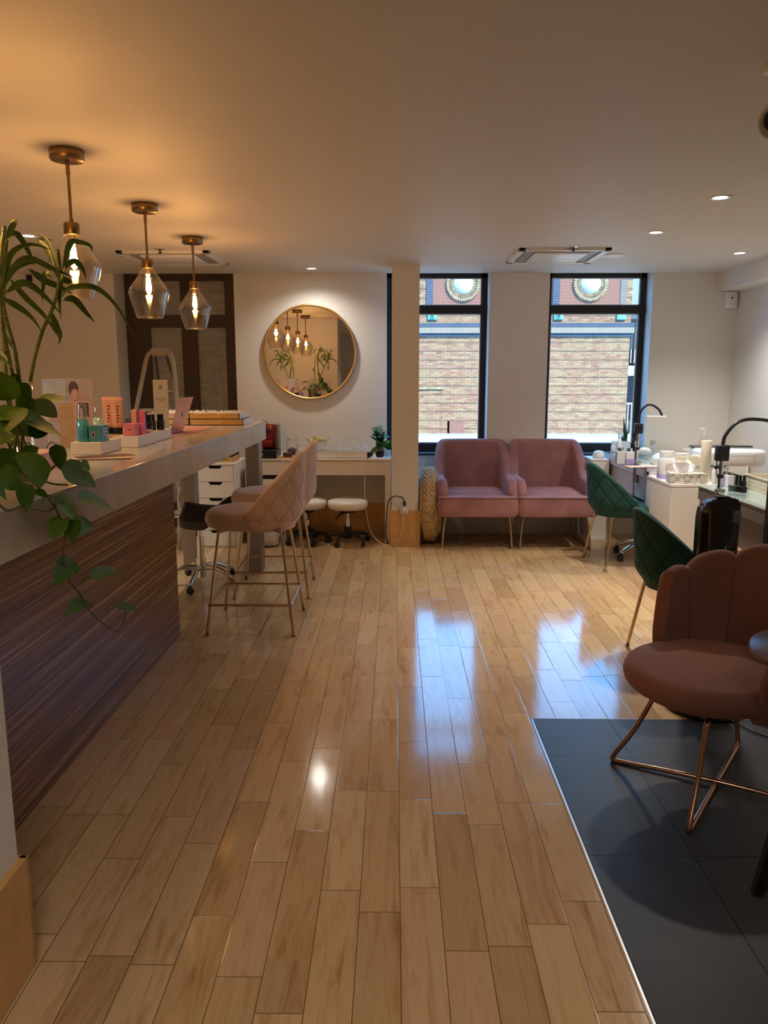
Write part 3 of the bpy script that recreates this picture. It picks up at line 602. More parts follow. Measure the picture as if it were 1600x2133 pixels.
# lounge armchairs
def lounge():
    t = thing('armchair', 'left mauve velvet armchair next to the woven pouf', 'armchair', group='mauve velvet armchairs under the windows')
    pts = [(-.345, -.36), (-.36, -.1), (-.355, .16), (-.30, .30), (-.15, .35), (0, .36), (.15, .35), (.30, .30), (.355, .16), (.36, -.1), (.345, -.36)]
    c = bez([(x, y, 0) for x, y in pts], 10); n = len(c) - 1
    def plan(u):
        f = (u + 1) / 2 * n; i = min(int(f), n - 1); p = c[i].lerp(c[i + 1], f - i); d = (c[i + 1] - c[i]).normalized(); return (p.x, p.y, -d.y, d.x) if True else None
    def zt(u):
        p = plan(u)[1]; return .605 + .02 * smoothstep(-.36, -.2, p) - .07 * smoothstep(-.28, -.36, p) + .30 * smoothstep(-.02, .31, p)
    m = MB(); sweep_shell(m, 110, plan, zt, .33, .085, 24, lean=lambda z, u: (0, .10 * z * smoothstep(-.1, .3, plan(u)[1])), tuck=.025, tuckh=.15); m.build('body', 'mauve', t)
    m = MB(); pad(m, .315, .30, .31, .475, cy=-.03, p=6, dome=.025, e=.5); pad(m, .352, .075, .305, .478, cy=-.365, p=7, dome=.004, e=.22); s = m.build('seat_cushion', 'mauve', t)
    def ring(z, o): return [Vector((.315 * o * math.copysign(abs(math.cos(a)) ** .33, math.cos(a)), -.06 + .33 * o * math.copysign(abs(math.sin(a)) ** .33, math.sin(a)), z)) for a in [2 * PI * k / 72 for k in range(72)]]
    MB().tube([(.345 * math.copysign(abs(math.cos(a)) ** .3, math.cos(a)), -.365 + .072 * math.copysign(abs(math.sin(a)) ** .3, math.sin(a)), .474) for a in [2 * PI * k / 72 for k in range(72)]], .006, 6, closed=True).build('piping', 'mauve', s)
    for sx in (-1, 1):
        x = sx * .30
        m = MB(); m.tube(bez([(sx * .18, -.30, .315), (sx * .25, -.305, .312), (sx * .285, -.31, .27), (x + sx * .01, -.33, .01), (x + sx * .005, -.28, .008), (x, .20, .008), (x, .25, .02), (sx * .27, .24, .31)], 7), .0095, 8); m.build('sled_leg', 'champagne', t)
    MB().box(-.26, .26, -.25, .24, .295, .325).tube([(-.19, -.30, .315), (.19, -.30, .315)], .0095).build('seat_frame', 'champagne', t)
    return t
ac = lounge(); ac.location = (.735, 7.01, 0)
copy_tree(ac, (1.425, 7.01, 0), None, 'right mauve velvet armchair between the other one and the green chair')
# woven pouf
t = thing('woven_pouf', 'round woven seagrass pouf stood on edge beside the pillar', 'pouf', (.325, 7.02, .345), rz=0)
m = MB(); R0 = .30
for i, (rr, xx) in enumerate([(.345 * math.sqrt(max(0, 1 - (k / 5.6) ** 4)), k * .0155) for k in range(-5, 6)]):
    n = 150; m.tube([(xx + .0045 * math.sin(a * 36 + (i % 2) * PI), (rr - .012 + .005 * math.cos(a * 36 + (i % 2) * PI)) * math.cos(a), (rr - .012 + .005 * math.cos(a * 36 + (i % 2) * PI)) * math.sin(a)) for a in [2 * PI * k / n for k in range(n)]], .0125, 6, closed=True)
m.lathe([(0, .084), (.2, .084), (.29, .07), (.3, .0), (.29, -.07), (.2, -.084), (0, -.084)], 40, Matrix.Rotation(PI / 2, 4, 'Y'))
for s_ in (-1, 1):
    for r_ in (.05, .09, .13, .17, .21, .25): m.tube([(s_ * (.082), r_ * math.cos(a), r_ * math.sin(a)) for a in [2 * PI * k / 60 for k in range(60)]], .018, 6, closed=True)
m.build('woven_body', 'weave', t)
# scalloped blush chair
t = thing('scalloped_chair', 'blush velvet chair with scalloped shell back on crossed rose gold legs', 'chair', (1.20, 2.66, .001), rz=math.radians(-163))
Phi = math.radians(116); NL = 7
def splan(u): f = u * Phi; nx, ny = -math.cos(f), math.sin(f); return (-.02 + .285 * nx, .31 * ny, nx, ny)
def lob(u): w_ = (u + 1) / 2 * NL; return 2 * (w_ - math.floor(min(w_, NL - 1e-6))) - 1, min(NL - 1, int(w_))
def szt(u):
    l, i = lob(u); env = .862 - .17 * abs(u) ** 1.8
    end = 1 - smoothstep(.86, 1.0, abs(u)) * .22
    return env * end + .042 * math.sqrt(max(0, 1 - l * l)) - .02
def sdisp(u, v, h, z): l, i = lob(u); return .014 * math.sqrt(max(0, 1 - l * l)) - .004
m = MB(); sweep_shell(m, 200, splan, szt, .37, .055, 24, lean=lambda z, u: (-.14 * z * max(0, math.cos(u * Phi)) - .0, .10 * z * math.sin(u * Phi)), tuck=.03, tuckh=.12, disp=sdisp)
bk = m.build('shell_back', 'shellv', t)
m = MB()
for k in range(1, NL):
    u = -1 + 2 * k / NL; x, y, nx, ny = splan(u); zt_ = szt(u); pts = []
    for j in range(14):
        z = .46 + (zt_ - .02 - .46) * j / 13; zz = z - .37; lx, ly = -.14 * zz * max(0, math.cos(u * Phi)), .10 * zz * math.sin(u * Phi); pts.append((x - nx * .056 + lx, y - ny * .056 + ly, z))
    m.tube(pts, .0035, 6)
m.build('seam_piping', 'shellv', bk)
m = MB(); pad(m, .30, .285, .392, .488, cx=.06, p=2.2, e=.5, dome=.014); m.build('seat', 'shellv', t)
for k in (0, 1):
    a = math.radians(38 if k == 0 else -45); c, s = math.cos(a), math.sin(a); zz = .008 + .0
    def q(r, z): return (r * c, r * s, z)
    up = .008 if k else 0
    pts = [q(.21, .37), q(.30, .16), q(.372, .035), q(.375, .015), q(.355, .009), q(.1, .010 + up), q(-.1, .010 + up), q(-.355, .009), q(-.375, .015), q(-.372, .035), q(-.30, .16), q(-.21, .37)]
    MB().tube(bez(pts, 5), .0095, 10).build('crossed_leg', 'rose', t)
MB().box(-.16, .2, -.16, .16, .355, .378).build('seat_base', 'black', t)
# side table
t = thing('side_table', 'small dark round side table with black legs cut by the right edge', 'table', (1.235, 2.02, .001), rz=0)
MB().lathe([(0, .735), (.235, .735), (.24, .74), (.24, .75), (.235, .755), (0, .755)], 48).build('tabletop', 'walnut', t)
for sx, sy in ((-1, .3), (.4, -1), (.6, .9)):
    MB().prism([(sx * .03 - .014, .735), (sx * .03 + .014, .735), (sx * .165 + .014, 0), (sx * .165 - .014, 0)], sy * .1 - .014, sy * .1 + .014, 'y', .002).build('leg', 'black', t)
MB().box(-.155, .06, .0, .025, .03, .055, .002).build('crossbar', 'black', t)
# tower fan
t = thing('tower_fan', 'black tower fan heater on a round base behind the blush chair', 'fan', (1.43, 3.36, .003))
fan_root = t
MB().lathe([(0, 0), (.172, 0), (.176, .008), (.17, .022), (.12, .034), (.05, .045), (0, .046)], 48).build('base', 'blackgloss', t)
MB().cyl(0, 0, .04, .16, .045).build('neck', 'blackgloss', t)
pf = [(-.078, .15), (.07, .15), (.075, .9), (.072, .97), (.05, .982), (.0, .978), (-.04, .965), (-.068, .94), (-.078, .90)]
MB().prism(pf, -.062, .062, 'y', .01, True).build('body', 'blackgloss', t)
m = MB()
for k in range(26):
    m.box(.035, .0765, -.0655, -.058, .27 + k * .019, .276 + k * .019)
m.build('grille', 'greym', t); MB().box(-.02, .035, -.03, .0, .978, .986, .002).build('handle_slot', 'black', t); MB().box(.035, .0765, -.064, .02, .87, .93, .008).build('control_window', 'greym', t)
_pc = (MB().tube(bez([(1.46, 3.30, .012), (1.52, 3.12, .010), (1.60, 3.03, .010), (1.66, 3.06, .010), (1.6, 3.2, .011), (1.60, 3.30, .011)], 8), .004, 6).build('power_cord', 'black', fan_root)); _pc.location = (-1.43, -3.36, -.003)
# ------------------------------------------------------------------ desks on the right
DZ = .81
def manicure(name, label, y0, y1, leg_col, face, x0=1.98, x1=2.62):
    t = thing(name, label, 'desk', (x0, (y0 + y1) / 2, 0)); h = (y1 - y0) / 2; wd = x1 - x0
    MB().box(0, wd, -h, h, DZ - .035, DZ - .008, .002).build('desktop', face, t)
    MB().box(-.004, wd, -h - .004, h, DZ - .008, DZ, .002).build('glass_sheet', 'tglass', t)
    MB().box(.0, .02, -h, h, DZ - .09, DZ - .035, .002).box(0, wd, -h, -h + .02, DZ - .09, DZ - .035).build('edge_rail', face, t)
    MB().box(.02, .035, -h + .04, h - .04, DZ - .28, DZ - .085, .002).build('apron_panel', face, t)
    for a in (.02, wd - .04):
        for b in (-h + .01, h - .05): MB().box(a - .01, a + .03, b, b + .04, 0, DZ - .035, .002).build('leg', leg_col, t)
    return t
manicure('manicure_desk', 'farther pale grey manicure desk by the window with a lamp on it', 6.02, 7.32, 'steel', 'greydesk')
manicure('manicure_desk', 'nearer glass topped manicure desk with grey brown sides at the right edge', 3.75, 4.98, 'steel', 'greyface')
m = thing('drawer_cabinet', 'white drawer cabinet between the two manicure desks holding the tissue box', 'cabinet', (1.985, 5.48, 0))
CBZ = .70
def plain(t, wd, dp, hz):
    MB().box(0, wd, 0, dp, hz - .02, hz, .002).build('top', 'white', t); MB().box(.002, wd - .002, .004, dp, 0, hz - .022, .001).build('body', 'white', t); MB().box(.012, wd - .012, -.001, .004, .01, hz - .03, .001).build('panel', 'white', t)
def alex(t, wd, dp, hz, nd, face='white'):        # front faces -y
    b = MB(); b.box(0, wd, 0, dp, hz - .018, hz, .002).box(0, .016, .004, dp, 0, hz - .018).box(wd - .016, wd, .004, dp, 0, hz - .018).box(0, wd, dp - .01, dp, 0, hz - .018).box(.016, wd - .016, .01, dp, 0, .02); b.build('body', face, t)
    dh = (hz - .03) / nd
    for k in range(nd):
        z1 = hz - .022 - k * dh; z0 = z1 - dh + .004; c = wd / 2; n = .065
        d = MB(); d.prism([(.018, z0), (wd - .018, z0), (wd - .018, z1), (c + n, z1), (c + n - .02, z1 - .026), (c - n + .02, z1 - .026), (c - n, z1), (.018, z1)], .0, .016, 'y'); d.build('drawer', face, t)
    MB().box(.018, wd - .018, .03, .034, .02, hz - .02).build('drawer_shadow', 'slot', t)
plain(m, .36, .55, .745)
CBZ = .745
t = thing('white_chest', 'low white chest in the far right corner behind the desk items', 'cabinet', (2.66, 6.83, 0)); plain(t, .49, .52, .80)
t = thing('low_white_unit', 'small white unit between the right armchair and the far desk', 'cabinet', (1.80, 7.03, 0)); plain(t, .17, .32, .765)
# ------------------------------------------------------------------ gooseneck lamps
def desk_lamp(loc, rise, path, label, metal='steel', dark='black', sc=1.0):
    t = thing('desk_lamp', label, 'lamp', loc)
    MB().box(-.02, .03, -.02, .02, -.16, .02, .004).build('clamp', metal, t)
    MB().cyl(0, 0, -.02, rise, .011 * sc).build('pole', 'chrome', t)
    MB().cyl(0, 0, rise * .45, rise * .45 + .022, .017 * sc).sphere((-.028, 0, rise * .8), .014).build('knob', dark, t)
    MB().box(-.033 * sc, .033 * sc, -.025, .025, rise, rise + .085 * sc, .008).build('control_box', dark, t)
    pts = bez([(0, 0, rise + .08 * sc)] + path, 10)
    MB().tube(pts, .0095 * sc, 10).build('gooseneck', 'greym' if dark != 'black' else 'black', t)
    e = Vector(path[-1]); MB().box(e.x - .13, e.x + .03, e.y - .02, e.y + .02, e.z - .016, e.z, .005).build('lamp_head', 'whitep', t)
    MB().tube(bez([(-.03, 0, rise + .02), (-.03, -.01, rise * .6), (-.015, -.012, rise * .4), (-.02, -.012, -.1), (-.01, -.012, -.32)], 6), .003, 6).build('cable', 'black', t)
    return t
p = at(1326, 968, X=1.985); desk_lamp((p.x + .0, p.y, DZ), .24, [(.01, 0, .42), (.075, 0, .475), (.15, 0, .44), (.185, 0, .385)], 'grey gooseneck lamp clamped to the farther desk')
p = at(1498, 1026, X=1.99); desk_lamp((p.x, p.y, DZ), .19, [(.015, 0, .35), (.09, 0, .43), (.22, 0, .44), (.42, 0, .40)], 'black gooseneck lamp clamped to the nearer desk, arching out of view', sc=1.15)
# ------------------------------------------------------------------ small items, right side
def bottle(name, label, cat, loc, r, h, body, cap, capr=.5, caph=.2, n=20, square=False, group=None, pump=False):
    t = thing(name, label, cat, loc, group=group)
    if square: MB().box(-r, r, -r, r, 0, h * (1 - caph), .004).build('body', body, t)
    else: MB().lathe([(0, 0), (r * .95, 0), (r, .004), (r, h * (.86 - caph)), (r * capr * 1.05, h * (1 - caph)), (0, h * (1 - caph))], n).build('body', body, t)
    MB().cyl(0, 0, h * (1 - caph), h, r * capr, 16).build('cap', cap, t)
    if pump: MB().box(-r * 1.1, r * .3, -.006, .006, h, h + .012, .003).cyl(0, 0, h * (1 - caph), h, .005).build('nozzle', cap, t)
    return t
def onZ(x, y, z): p = at(x, y, Z=z); return (p.x, p.y, z)
bottle('spray_bottle', 'small spray bottle with dark label at the far end of the farther desk', 'bottle', (2.03, 7.17, DZ), .018, .11, 'clearp', 'whitep', .5, .35)
t = thing('white_lamp_dome', 'small white rounded nail lamp beyond the corner of the farther desk', 'nail lamp', (1.90, 7.16, .767)); MB().lathe([(0, 0), (.05, 0), (.055, .015), (.05, .045), (.035, .06), (0, .068)], 28).build('dome', 'whitep', t)
t = thing('planter', 'clear box planter with a dark spiky snake plant on the farther desk', 'plant', onZ(1305, 944, DZ)); t.location.y += .1
MB().box(-.10, .05, -.05, .05, 0, .105, .004).build('planter_box', 'cyanp', t)
MB().box(-.085, -.05, -.052, -.05, .02, .09).build('pink_label', 'pinkb', t)
m = MB()
for k in range(22):
    a = random.uniform(0, 2 * PI); l = random.uniform(.12, .26); sp_ = random.uniform(.01, .07); x0 = .01 + random.uniform(-.02, .02); pts = [(x0, 0, .10), (x0 + sp_ * .4 * math.cos(a), sp_ * .4 * math.sin(a), .10 + l * .5), (x0 + sp_ * math.cos(a), sp_ * math.sin(a), .10 + l)]
    m.tube(bez(pts, 4), .006, 5, rf=lambda q_: 1.02 - q_)
for dx, h in ((-.12, .20), (-.07, .22), (-.05, .14)): m.tube(bez([(-.01, 0, .1), (dx * .6, 0, .1 + h * .45), (dx * 1.4, -.02, .1 + h)], 4), .004, 5, rf=lambda q_: 1.02 - q_)
m.build('leaves', 'snake', t)
bottle('pump_bottle', 'clear square pump bottle with chrome lid on the farther desk', 'bottle', onZ(1291, 966, DZ), .032, .13, 'clearp', 'chrome', .75, .2, square=True)
t = bottle('pump_bottle', 'square bottle half full of lilac liquid with chrome lid on the farther desk', 'bottle', onZ(1310, 967, DZ), .032, .13, 'clearp', 'chrome', .75, .2, square=True); MB().box(-.0325, .0325, -.0325, .0325, .002, .045).build('liquid', 'lilacliq', t)
bottle('lotion_pump', 'slim white lotion pump beside the clear planter', 'bottle', onZ(1288, 945, DZ), .022, .20, 'whitep', 'whitep', .35, .35, pump=True)
t = thing('clear_bin', 'clear open bin of white cotton on the farther desk', 'bin', onZ(1353, 955, DZ)); t.location.y += .15
MB().lathe([(.06, 0), (.085, .11), (.082, .11), (.058, .004), (0, .004)], 4, Matrix.Rotation(PI / 4, 4, 'Z') @ Matrix.Scale(1.3, 4), smooth=False).build('box', 'glass', t); MB().sphere((0, 0, .045), .055, 12, (1.1, 1.1, .7)).build('cotton', 'tissue', t)
t = thing('brush_roll', 'brown cylinder jar beside the clear bin', 'jar', onZ(1335, 952, DZ)); t.location.y += .1; MB().cyl(0, 0, 0, .10, .022).build('jar', 'terr', t)
tag(MB().box(-.16, .16, -.05, .05, 0, .006, .002, mtx=Matrix.Rotation(.25, 4, 'Z')).build('nail_file_wrap', 'palepink', loc=onZ(1345, 972, DZ)), 'flat pinkish wrap lying on the farther desk', 'wrap')
t = thing('dust_collector', 'white vented nail dust collector at the near end of the farther desk', 'nail device', (2.28, 6.17, DZ)); MB().prism([(-.20, 0), (.16, 0), (.15, .06), (.10, .085), (-.14, .085), (-.18, .05)], -.12, .12, 'y', .006).build('body', 'cream', t)
m = MB()
for k in range(14): m.box(-.11 + k * .014, -.103 + k * .014, -.09, -.02, .085, .087)
m.build('vent', 'greym', t)
t = thing('sterilizer', 'wide white machine with a dark top edge behind the tissue box', 'machine', (2.66, 6.20, DZ)); MB().box(-.24, .26, -.16, .16, 0, .13, .03).build('body', 'clearp', t); MB().box(-.24, .26, .08, .16, .128, .142, .008).build('lid', 'black', t); MB().box(-.1, .16, -.165, -.158, .03, .09, .01).build('door', 'whitep', t)
t = bottle('spray_bottle', 'clear trigger spray bottle standing on the white chest by the far wall', 'bottle', (2.875, 7.2, .80), .035, .24, 'glass', 'whitep', .4, .3); MB().box(-.05, .02, -.01, .01, .22, .245, .004).build('trigger', 'whitep', t)
t = thing('liquid_jar', 'large clear screw jar with a printed label on the white cabinet', 'jar', (2.068, 5.84, CBZ)); MB().lathe([(0, 0), (.062, 0), (.066, .008), (.066, .13), (.055, .16), (.05, .165), (0, .166)], 32).build('jar', 'clearp', t); MB().cyl(0, 0, .165, .205, .054).build('lid', 'whitep', t); MB().lathe([(.067, .002), (.067, .035)], 32).build('liquid', 'lilacliq', t)
m = MB()
for k in range(6): m.box(-.03, .025, -.0675, -.066, .055 + k * .012, .059 + k * .012)
m.build('label_print', 'palepink', t)
t = thing('tissue_box', 'tissue box with leaf line print and a white tissue standing up', 'tissue box', (2.115, 5.56, CBZ + .001), rz=-.06); MB().box(-.125, .13, -.055, .055, 0, .075, .002).build('box', 'leafprint', t)
rows = []
for i in range(22):
    u = i / 21; row = []
    for j in range(9):
        v = j / 8; x = (-.055 + .11 * u) * (1 + .9 * v * (1 - v * .3)) - .02; row.append(Vector((x + .012 * math.sin(9 * u + 2 * v), .018 * math.sin(11 * u) * (.3 + v), .073 + .085 * v * (1 - .45 * abs(2 * u - 1) ** 2 + .12 * math.sin(7 * u)))))
    rows.append(row)
mt = MB().grid(rows).build('tissue', 'tissue', t); sd = mt.modifiers.new('solid', 'SOLIDIFY'); sd.thickness = .001
t = thing('paper_roll', 'tall upright white paper roll beside the tissue box', 'roll', (2.272, 5.62, CBZ + .001)); MB().lathe([(.012, 0), (.036, 0), (.036, .30), (.034, .303), (.012, .303), (.012, 0)], 32).build('roll', 'cream', t)
bottle('lotion_pump', 'cream pump bottle behind the tissue box', 'bottle', (2.19, 5.74, CBZ), .035, .22, 'cream', 'whitep', .3, .32, pump=True)
bottle('squeeze_bottle', 'clear squeeze bottle between the paper roll and the nearer lamp', 'bottle', (2.305, 5.515, CBZ), .022, .16, 'clearp', 'cyanp', .4, .25)
def cz(x, y): return onZ(x, y, DZ)
bottle('polish_pump', 'lilac bottle behind the nearer lamp pole', 'bottle', cz(1508, 1012), .022, .095, 'lilacliq', 'chrome', .8, .2, square=True)
bottle('polish_pump', 'white bottle with chrome lid next to the black polish bottles', 'bottle', cz(1519, 1014), .022, .095, 'whitep', 'chrome', .8, .2, square=True)
for i, (x, y, lb) in enumerate([(1527, 1014, 'leftmost black nail polish bottle beside the white bottle'), (1534, 1016, 'second black nail polish bottle from the white one'), (1541, 1018, 'third black nail polish bottle from the white one'), (1549, 1019, 'tallest black nail polish bottle, beside the basket')]):
    bottle('polish_bottle', lb, 'bottle', cz(x, y), .012, .085, 'black', 'blackgloss', .8, .4, square=True, group='black nail polish bottles')
for i, (x, y, lb, mm) in enumerate([(1524, 1022, 'dark blue cap jar leftmost in the front row of jars', 'tealbox'), (1535, 1024, 'dark cube jar in the middle of the front row', 'black'), (1548, 1026, 'black cube jar at the right end of the front row', 'blackgloss')]):
    q_ = cz(x, y); tg = thing('gel_jar', lb, 'jar', q_, group='cube gel jars'); MB().box(-.016, .016, -.016, .016, 0, .022, .003).build('jar', mm if mm != 'tealbox' else 'greym', tg); MB().box(-.017, .017, -.017, .017, .022, .036, .003).build('lid', mm if mm != 'tealbox' else 'greym', tg)
bottle('dropper_bottle', 'white nozzle bottle behind the black polish bottles', 'bottle', (2.27, 4.94, DZ), .02, .13, 'clearp', 'whitep', .3, .45)
def basket():
    t = thing('plastic_basket', 'cream perforated plastic basket on the nearer desk', 'basket', (2.33, 4.70, DZ), rz=-.03); a, b, h = .11, .165, .085
    m = MB()
    def side(p0, p1, nn):
        p0, p1 = Vector(p0), Vector(p1); d = (p1 - p0); l = d.length; d.normalize(); ang = math.atan2(d.y, d.x); M_ = Matrix.Translation(p0) @ Matrix.Rotation(ang, 4, 'Z')
        for z in (0, .022, .044, .066): m.box(0, l, -.0015, .0015, z, z + (.010 if z < .06 else .019), mtx=M_)
        for k in range(nn + 1): m.box(l * k / nn - .0045, l * k / nn + .0045, -.0015, .0015, 0, h, mtx=M_)
    side((-a, -b, 0), (a, -b, 0), 13); side((a, -b, 0), (a, b, 0), 22); side((a, b, 0), (-a, b, 0), 13); side((-a, b, 0), (-a, -b, 0), 22)
    m.box(-a, a, -b, b, 0, .003); m.build('basket', 'cream', t)
    MB().box(-a - .006, a + .006, -b - .006, -b + .002, h, h + .006).box(-a - .006, a + .006, b - .002, b + .006, h, h + .006).box(-a - .006, -a + .002, -b, b, h, h + .006).box(a - .002, a + .006, -b, b, h, h + .006).build('rim', 'cream', t)
basket()
# caster stool behind desk (only a chrome foot shows)
t = thing('desk_stool', 'chrome footed caster stool under the farther desk', 'stool', (2.30, 5.92 - .9, 0))
t.location = (2.1, 5.2, 0); COL.objects.unlink(t); bpy.data.objects.remove(t)
def star_stool(name, label, loc, seatz, R, legm, hub, seat_fn, rz=0, group=None, arch=.07):
    t = thing(name, label, 'stool', loc, rz, group)
    for k in range(5):
        a = 2 * PI * k / 5; c, s = math.cos(a), math.sin(a)
        lg = MB().tube(bez([(.02 * c, .02 * s, .055 + arch), (R * .45 * c, R * .45 * s, .06 + arch), (R * .8 * c, R * .8 * s, .075 + arch * .2), (R * c, R * s, .062)], 5), .019, 8, rf=lambda q_: 1.15 - .5 * q_).build('base_leg', legm, t)
        MB().lathe([(0, -.014), (.024, -.014), (.026, -.01), (.026, .01), (.024, .014), (0, .014)], 18, Matrix.Translation((R * c, R * s, .026)) @ Matrix.Rotation(a + .6, 4, 'Z') @ Matrix.Rotation(PI / 2, 4, 'Y')).cyl(R * c, R * s, .04, .066, .01).build('caster', 'rubber', lg)
    MB().cyl(0, 0, .05, .13 + arch, .034).build('hub', legm, t)
    MB().cyl(0, 0, .12 + arch, seatz * .68, .026).cyl(0, 0, seatz * .68, seatz - .02, .015).build('gas_lift', 'chrome', t)
    seat_fn(t, seatz); return t
def round_seat(t, z):
    MB().lathe([(0, z - .02), (.1, z - .02), (.165, z - .012), (.182, z + .01), (.184, z + .04), (.172, z + .062), (.12, z + .072), (0, z + .074)], 40).build('seat', 'whitel', t)
    MB().cyl(0, 0, z - .05, z - .02, .07).tube([(0, 0, z - .035), (-.1, -.05, z - .055), (-.16, -.08, z - .09)], .009).build('lever', 'black', t)
rs = star_stool('rolling_stool', 'right white round rolling stool under the white desk', (-.44, 7.0, 0), .34, .20, 'black', 'black', round_seat, rz=.5, group='white rolling stools under the desk', arch=.03)
rs.location = (-.425, 6.90, 0)
copy_tree(rs, (-.80, 6.93, 0), 1.3, 'left white round rolling stool, partly behind the bar stool backs')
def saddle(t, z):
    rows = []
    for i in range(25):
        u = -1 + 2 * i / 24; row = []
        for j in range(17):
            v = -1 + 2 * j / 16; wd = .19 * math.sqrt(max(.02, 1 - abs(u) ** 3.2)); x = u * .20 + .08; y = v * wd
            zz = z + .045 + .075 * smoothstep(.3, 1, u) + .012 * smoothstep(.2, 1, -u) - .055 * v * v + .02 * math.cos(v * 3); row.append(Vector((x, y, zz)))
        rows.append(row)
    lo = [[p - Vector((0, 0, .055)) for p in r] for r in rows]
    m = MB(); m.grid(rows); m.grid(lo)
    edge = [rows[0][j] for j in range(17)] + [rows[i][16] for i in range(25)] + [rows[24][16 - j] for j in range(17)] + [rows[24 - i][0] for i in range(25)]
    m.grid([[p, p - Vector((0, 0, .055))] for p in edge], closed_u=True); m.build('saddle_seat', 'leather', t)
    MB().box(-.07, .07, -.06, .06, z - .02, z + .0, .004).tube([(0, 0, z - .02), (.02, -.12, z - .03), (.06, -.16, z - .045)], .007).build('mechanism', 'chrome', t)
    MB().tube(bez([(-.05, -.06, z - .01), (-.2, -.12, z - .015), (-.26, -.13, z + .03), (-.25, -.13, z + .14), (-.27, -.13, z + .2), (-.26, -.12, z + .30)], 6), .011, 8).tube(bez([(-.05, .06, z - .01), (-.2, .12, z - .015), (-.26, .13, z + .03), (-.25, .13, z + .14), (-.27, .13, z + .2), (-.26, .12, z + .30)], 6), .011, 8).build('back_support', 'chrome', t)
    MB().box(-.30, -.25, -.19, .19, z + .22, z + .40, .02).build('backrest', 'leather', t)
star_stool('saddle_stool', 'black saddle stool on a chrome caster base behind the counter end', (-1.42, 5.48, 0), .53, .29, 'chrome', 'chrome', saddle, rz=-.35)
p = at(1318, 1160, Z=.03)
t = thing('desk_stool', 'chrome and black caster foot of a stool beside the white cabinet', 'stool', (2.12, 6.36, 0)); t.rotation_euler.z = .1
for k in range(5):
    a = 2 * PI * k / 5 + 3.5; c, s = math.cos(a), math.sin(a); R_ = .27
    lg = MB().tube(bez([(0, 0, .12), (R_ * .5 * c, R_ * .5 * s, .12), (R_ * c, R_ * s, .065)], 5), .018, 8).build('base_leg', 'chrome', t); MB().cyl(R_ * c, R_ * s, 0, .05, .024).build('caster', 'rubber', lg)
MB().cyl(0, 0, .08, .44, .025).build('gas_lift', 'chrome', t); MB().lathe([(0, .44), (.16, .44), (.18, .46), (.18, .49), (.16, .51), (0, .515)], 32).build('seat', 'leather', t)
# ------------------------------------------------------------------ far left desk and its things
t = thing('white_desk', 'white desk under the round mirror holding glasses and plants', 'desk', (-1.36, 6.93, 0)); DW, DD, DH = 1.325, .44, .775
MB().box(0, DW, 0, DD, DH - .02, DH, .002).build('desktop', 'white', t)
MB().box(0, DW, DD - .02, DD - .004, DH - .02, DH + .03).box(DW - .05, DW, .01, DD, 0, DH - .02).box(0, .02, .01, DD, 0, DH - .02).box(.34, .36, .01, DD, 0, DH - .02).build('side_panel', 'white', t)
MB().box(.36, DW - .05, .012, .028, DH - .15, DH - .026, .001).build('wide_drawer', 'white', t)
MB().box(.02, .34, .012, .028, DH - .15, DH - .026, .001).build('drawer', 'white', t)
d = MB().box(.02, .34, .012, .028, .10, DH - .19, .001).build('cupboard_door', 'white', t); MB().lathe([(0, .004), (.012, .004), (.012, 0)], 16, Matrix.Translation((.18, .012, DH - .26)) @ rx).build('lock', 'steel', d)
MB().box(.02, .34, .03, .034, .06, DH - .03).build('gap_shadow', 'slot', t)  # dark sheet behind the fronts, painted shade for the gaps
t = thing('drawer_unit', 'white five drawer unit with notched handles behind the counter', 'cabinet', (-1.765, 6.72, 0)); alex(t, .36, .52, .755, 5)
t = thing('waste_bin', 'light grey waste bin beside the white desk', 'bin', (-1.13, 6.80, 0)); MB().lathe([(0, .003), (.085, .003), (.10, .22), (.096, .22), (.083, .01), (0, .01)], 28).build('bin', 'whitep', t); MB().lathe([(.086, 0), (.088, .012), (.0, .012)], 28).build('base_ring', 'black', t)
t = thing('wood_tray', 'golden wooden tray with glass on top of the drawer unit', 'tray', (-1.58, 6.93, .755)); MB().box(-.16, .15, -.12, .12, 0, .012, .002).box(-.16, -.148, -.12, .12, .01, .05).box(.138, .15, -.12, .12, .01, .05).build('tray', 'trayw', t)
t = thing('gold_tumbler', 'yellowish glass tumbler standing on the golden wooden tray', 'glass', (-1.52, 6.9, .767)); MB().lathe([(0, 0), (.035, 0), (.04, .10), (.038, .10), (.033, .006), (0, .006)], 20).build('tumbler', 'foil', t)
dz = DH + .001
t = thing('coffee_machine', 'red and black capsule coffee machine on the white desk', 'coffee machine', (-1.17, 7.10, dz))
MB().box(-.09, .10, -.17, .12, 0, .075, .004).build('capsule_drawer', 'black', t); MB().box(-.05, .075, -.02, .10, .076, .30, .008).build('body', 'redm', t); MB().box(-.05, .05, -.12, -.02, .10, .16, .008).build('cup_stand', 'redm', t); MB().box(.075, .10, -.03, .115, .076, .30, .004).build('side_cover', 'greym', t); MB().box(-.035, .03, -.04, -.02, .225, .25, .003).build('spout', 'black', t)
MB().box(-.085, -.02, -.172, -.1705, .035, .042).build('logo', 'whitep', t)
tag(MB().tube(bez([(-1.26, 7.2, 1.05), (-1.25, 7.18, 1.09), (-1.2, 7.16, 1.10), (-1.165, 7.15, 1.05), (-1.16, 7.19, .95)], 8), .004, 6).build('cable', 'black'), 'thin black cable looping above the coffee machine', 'cable')
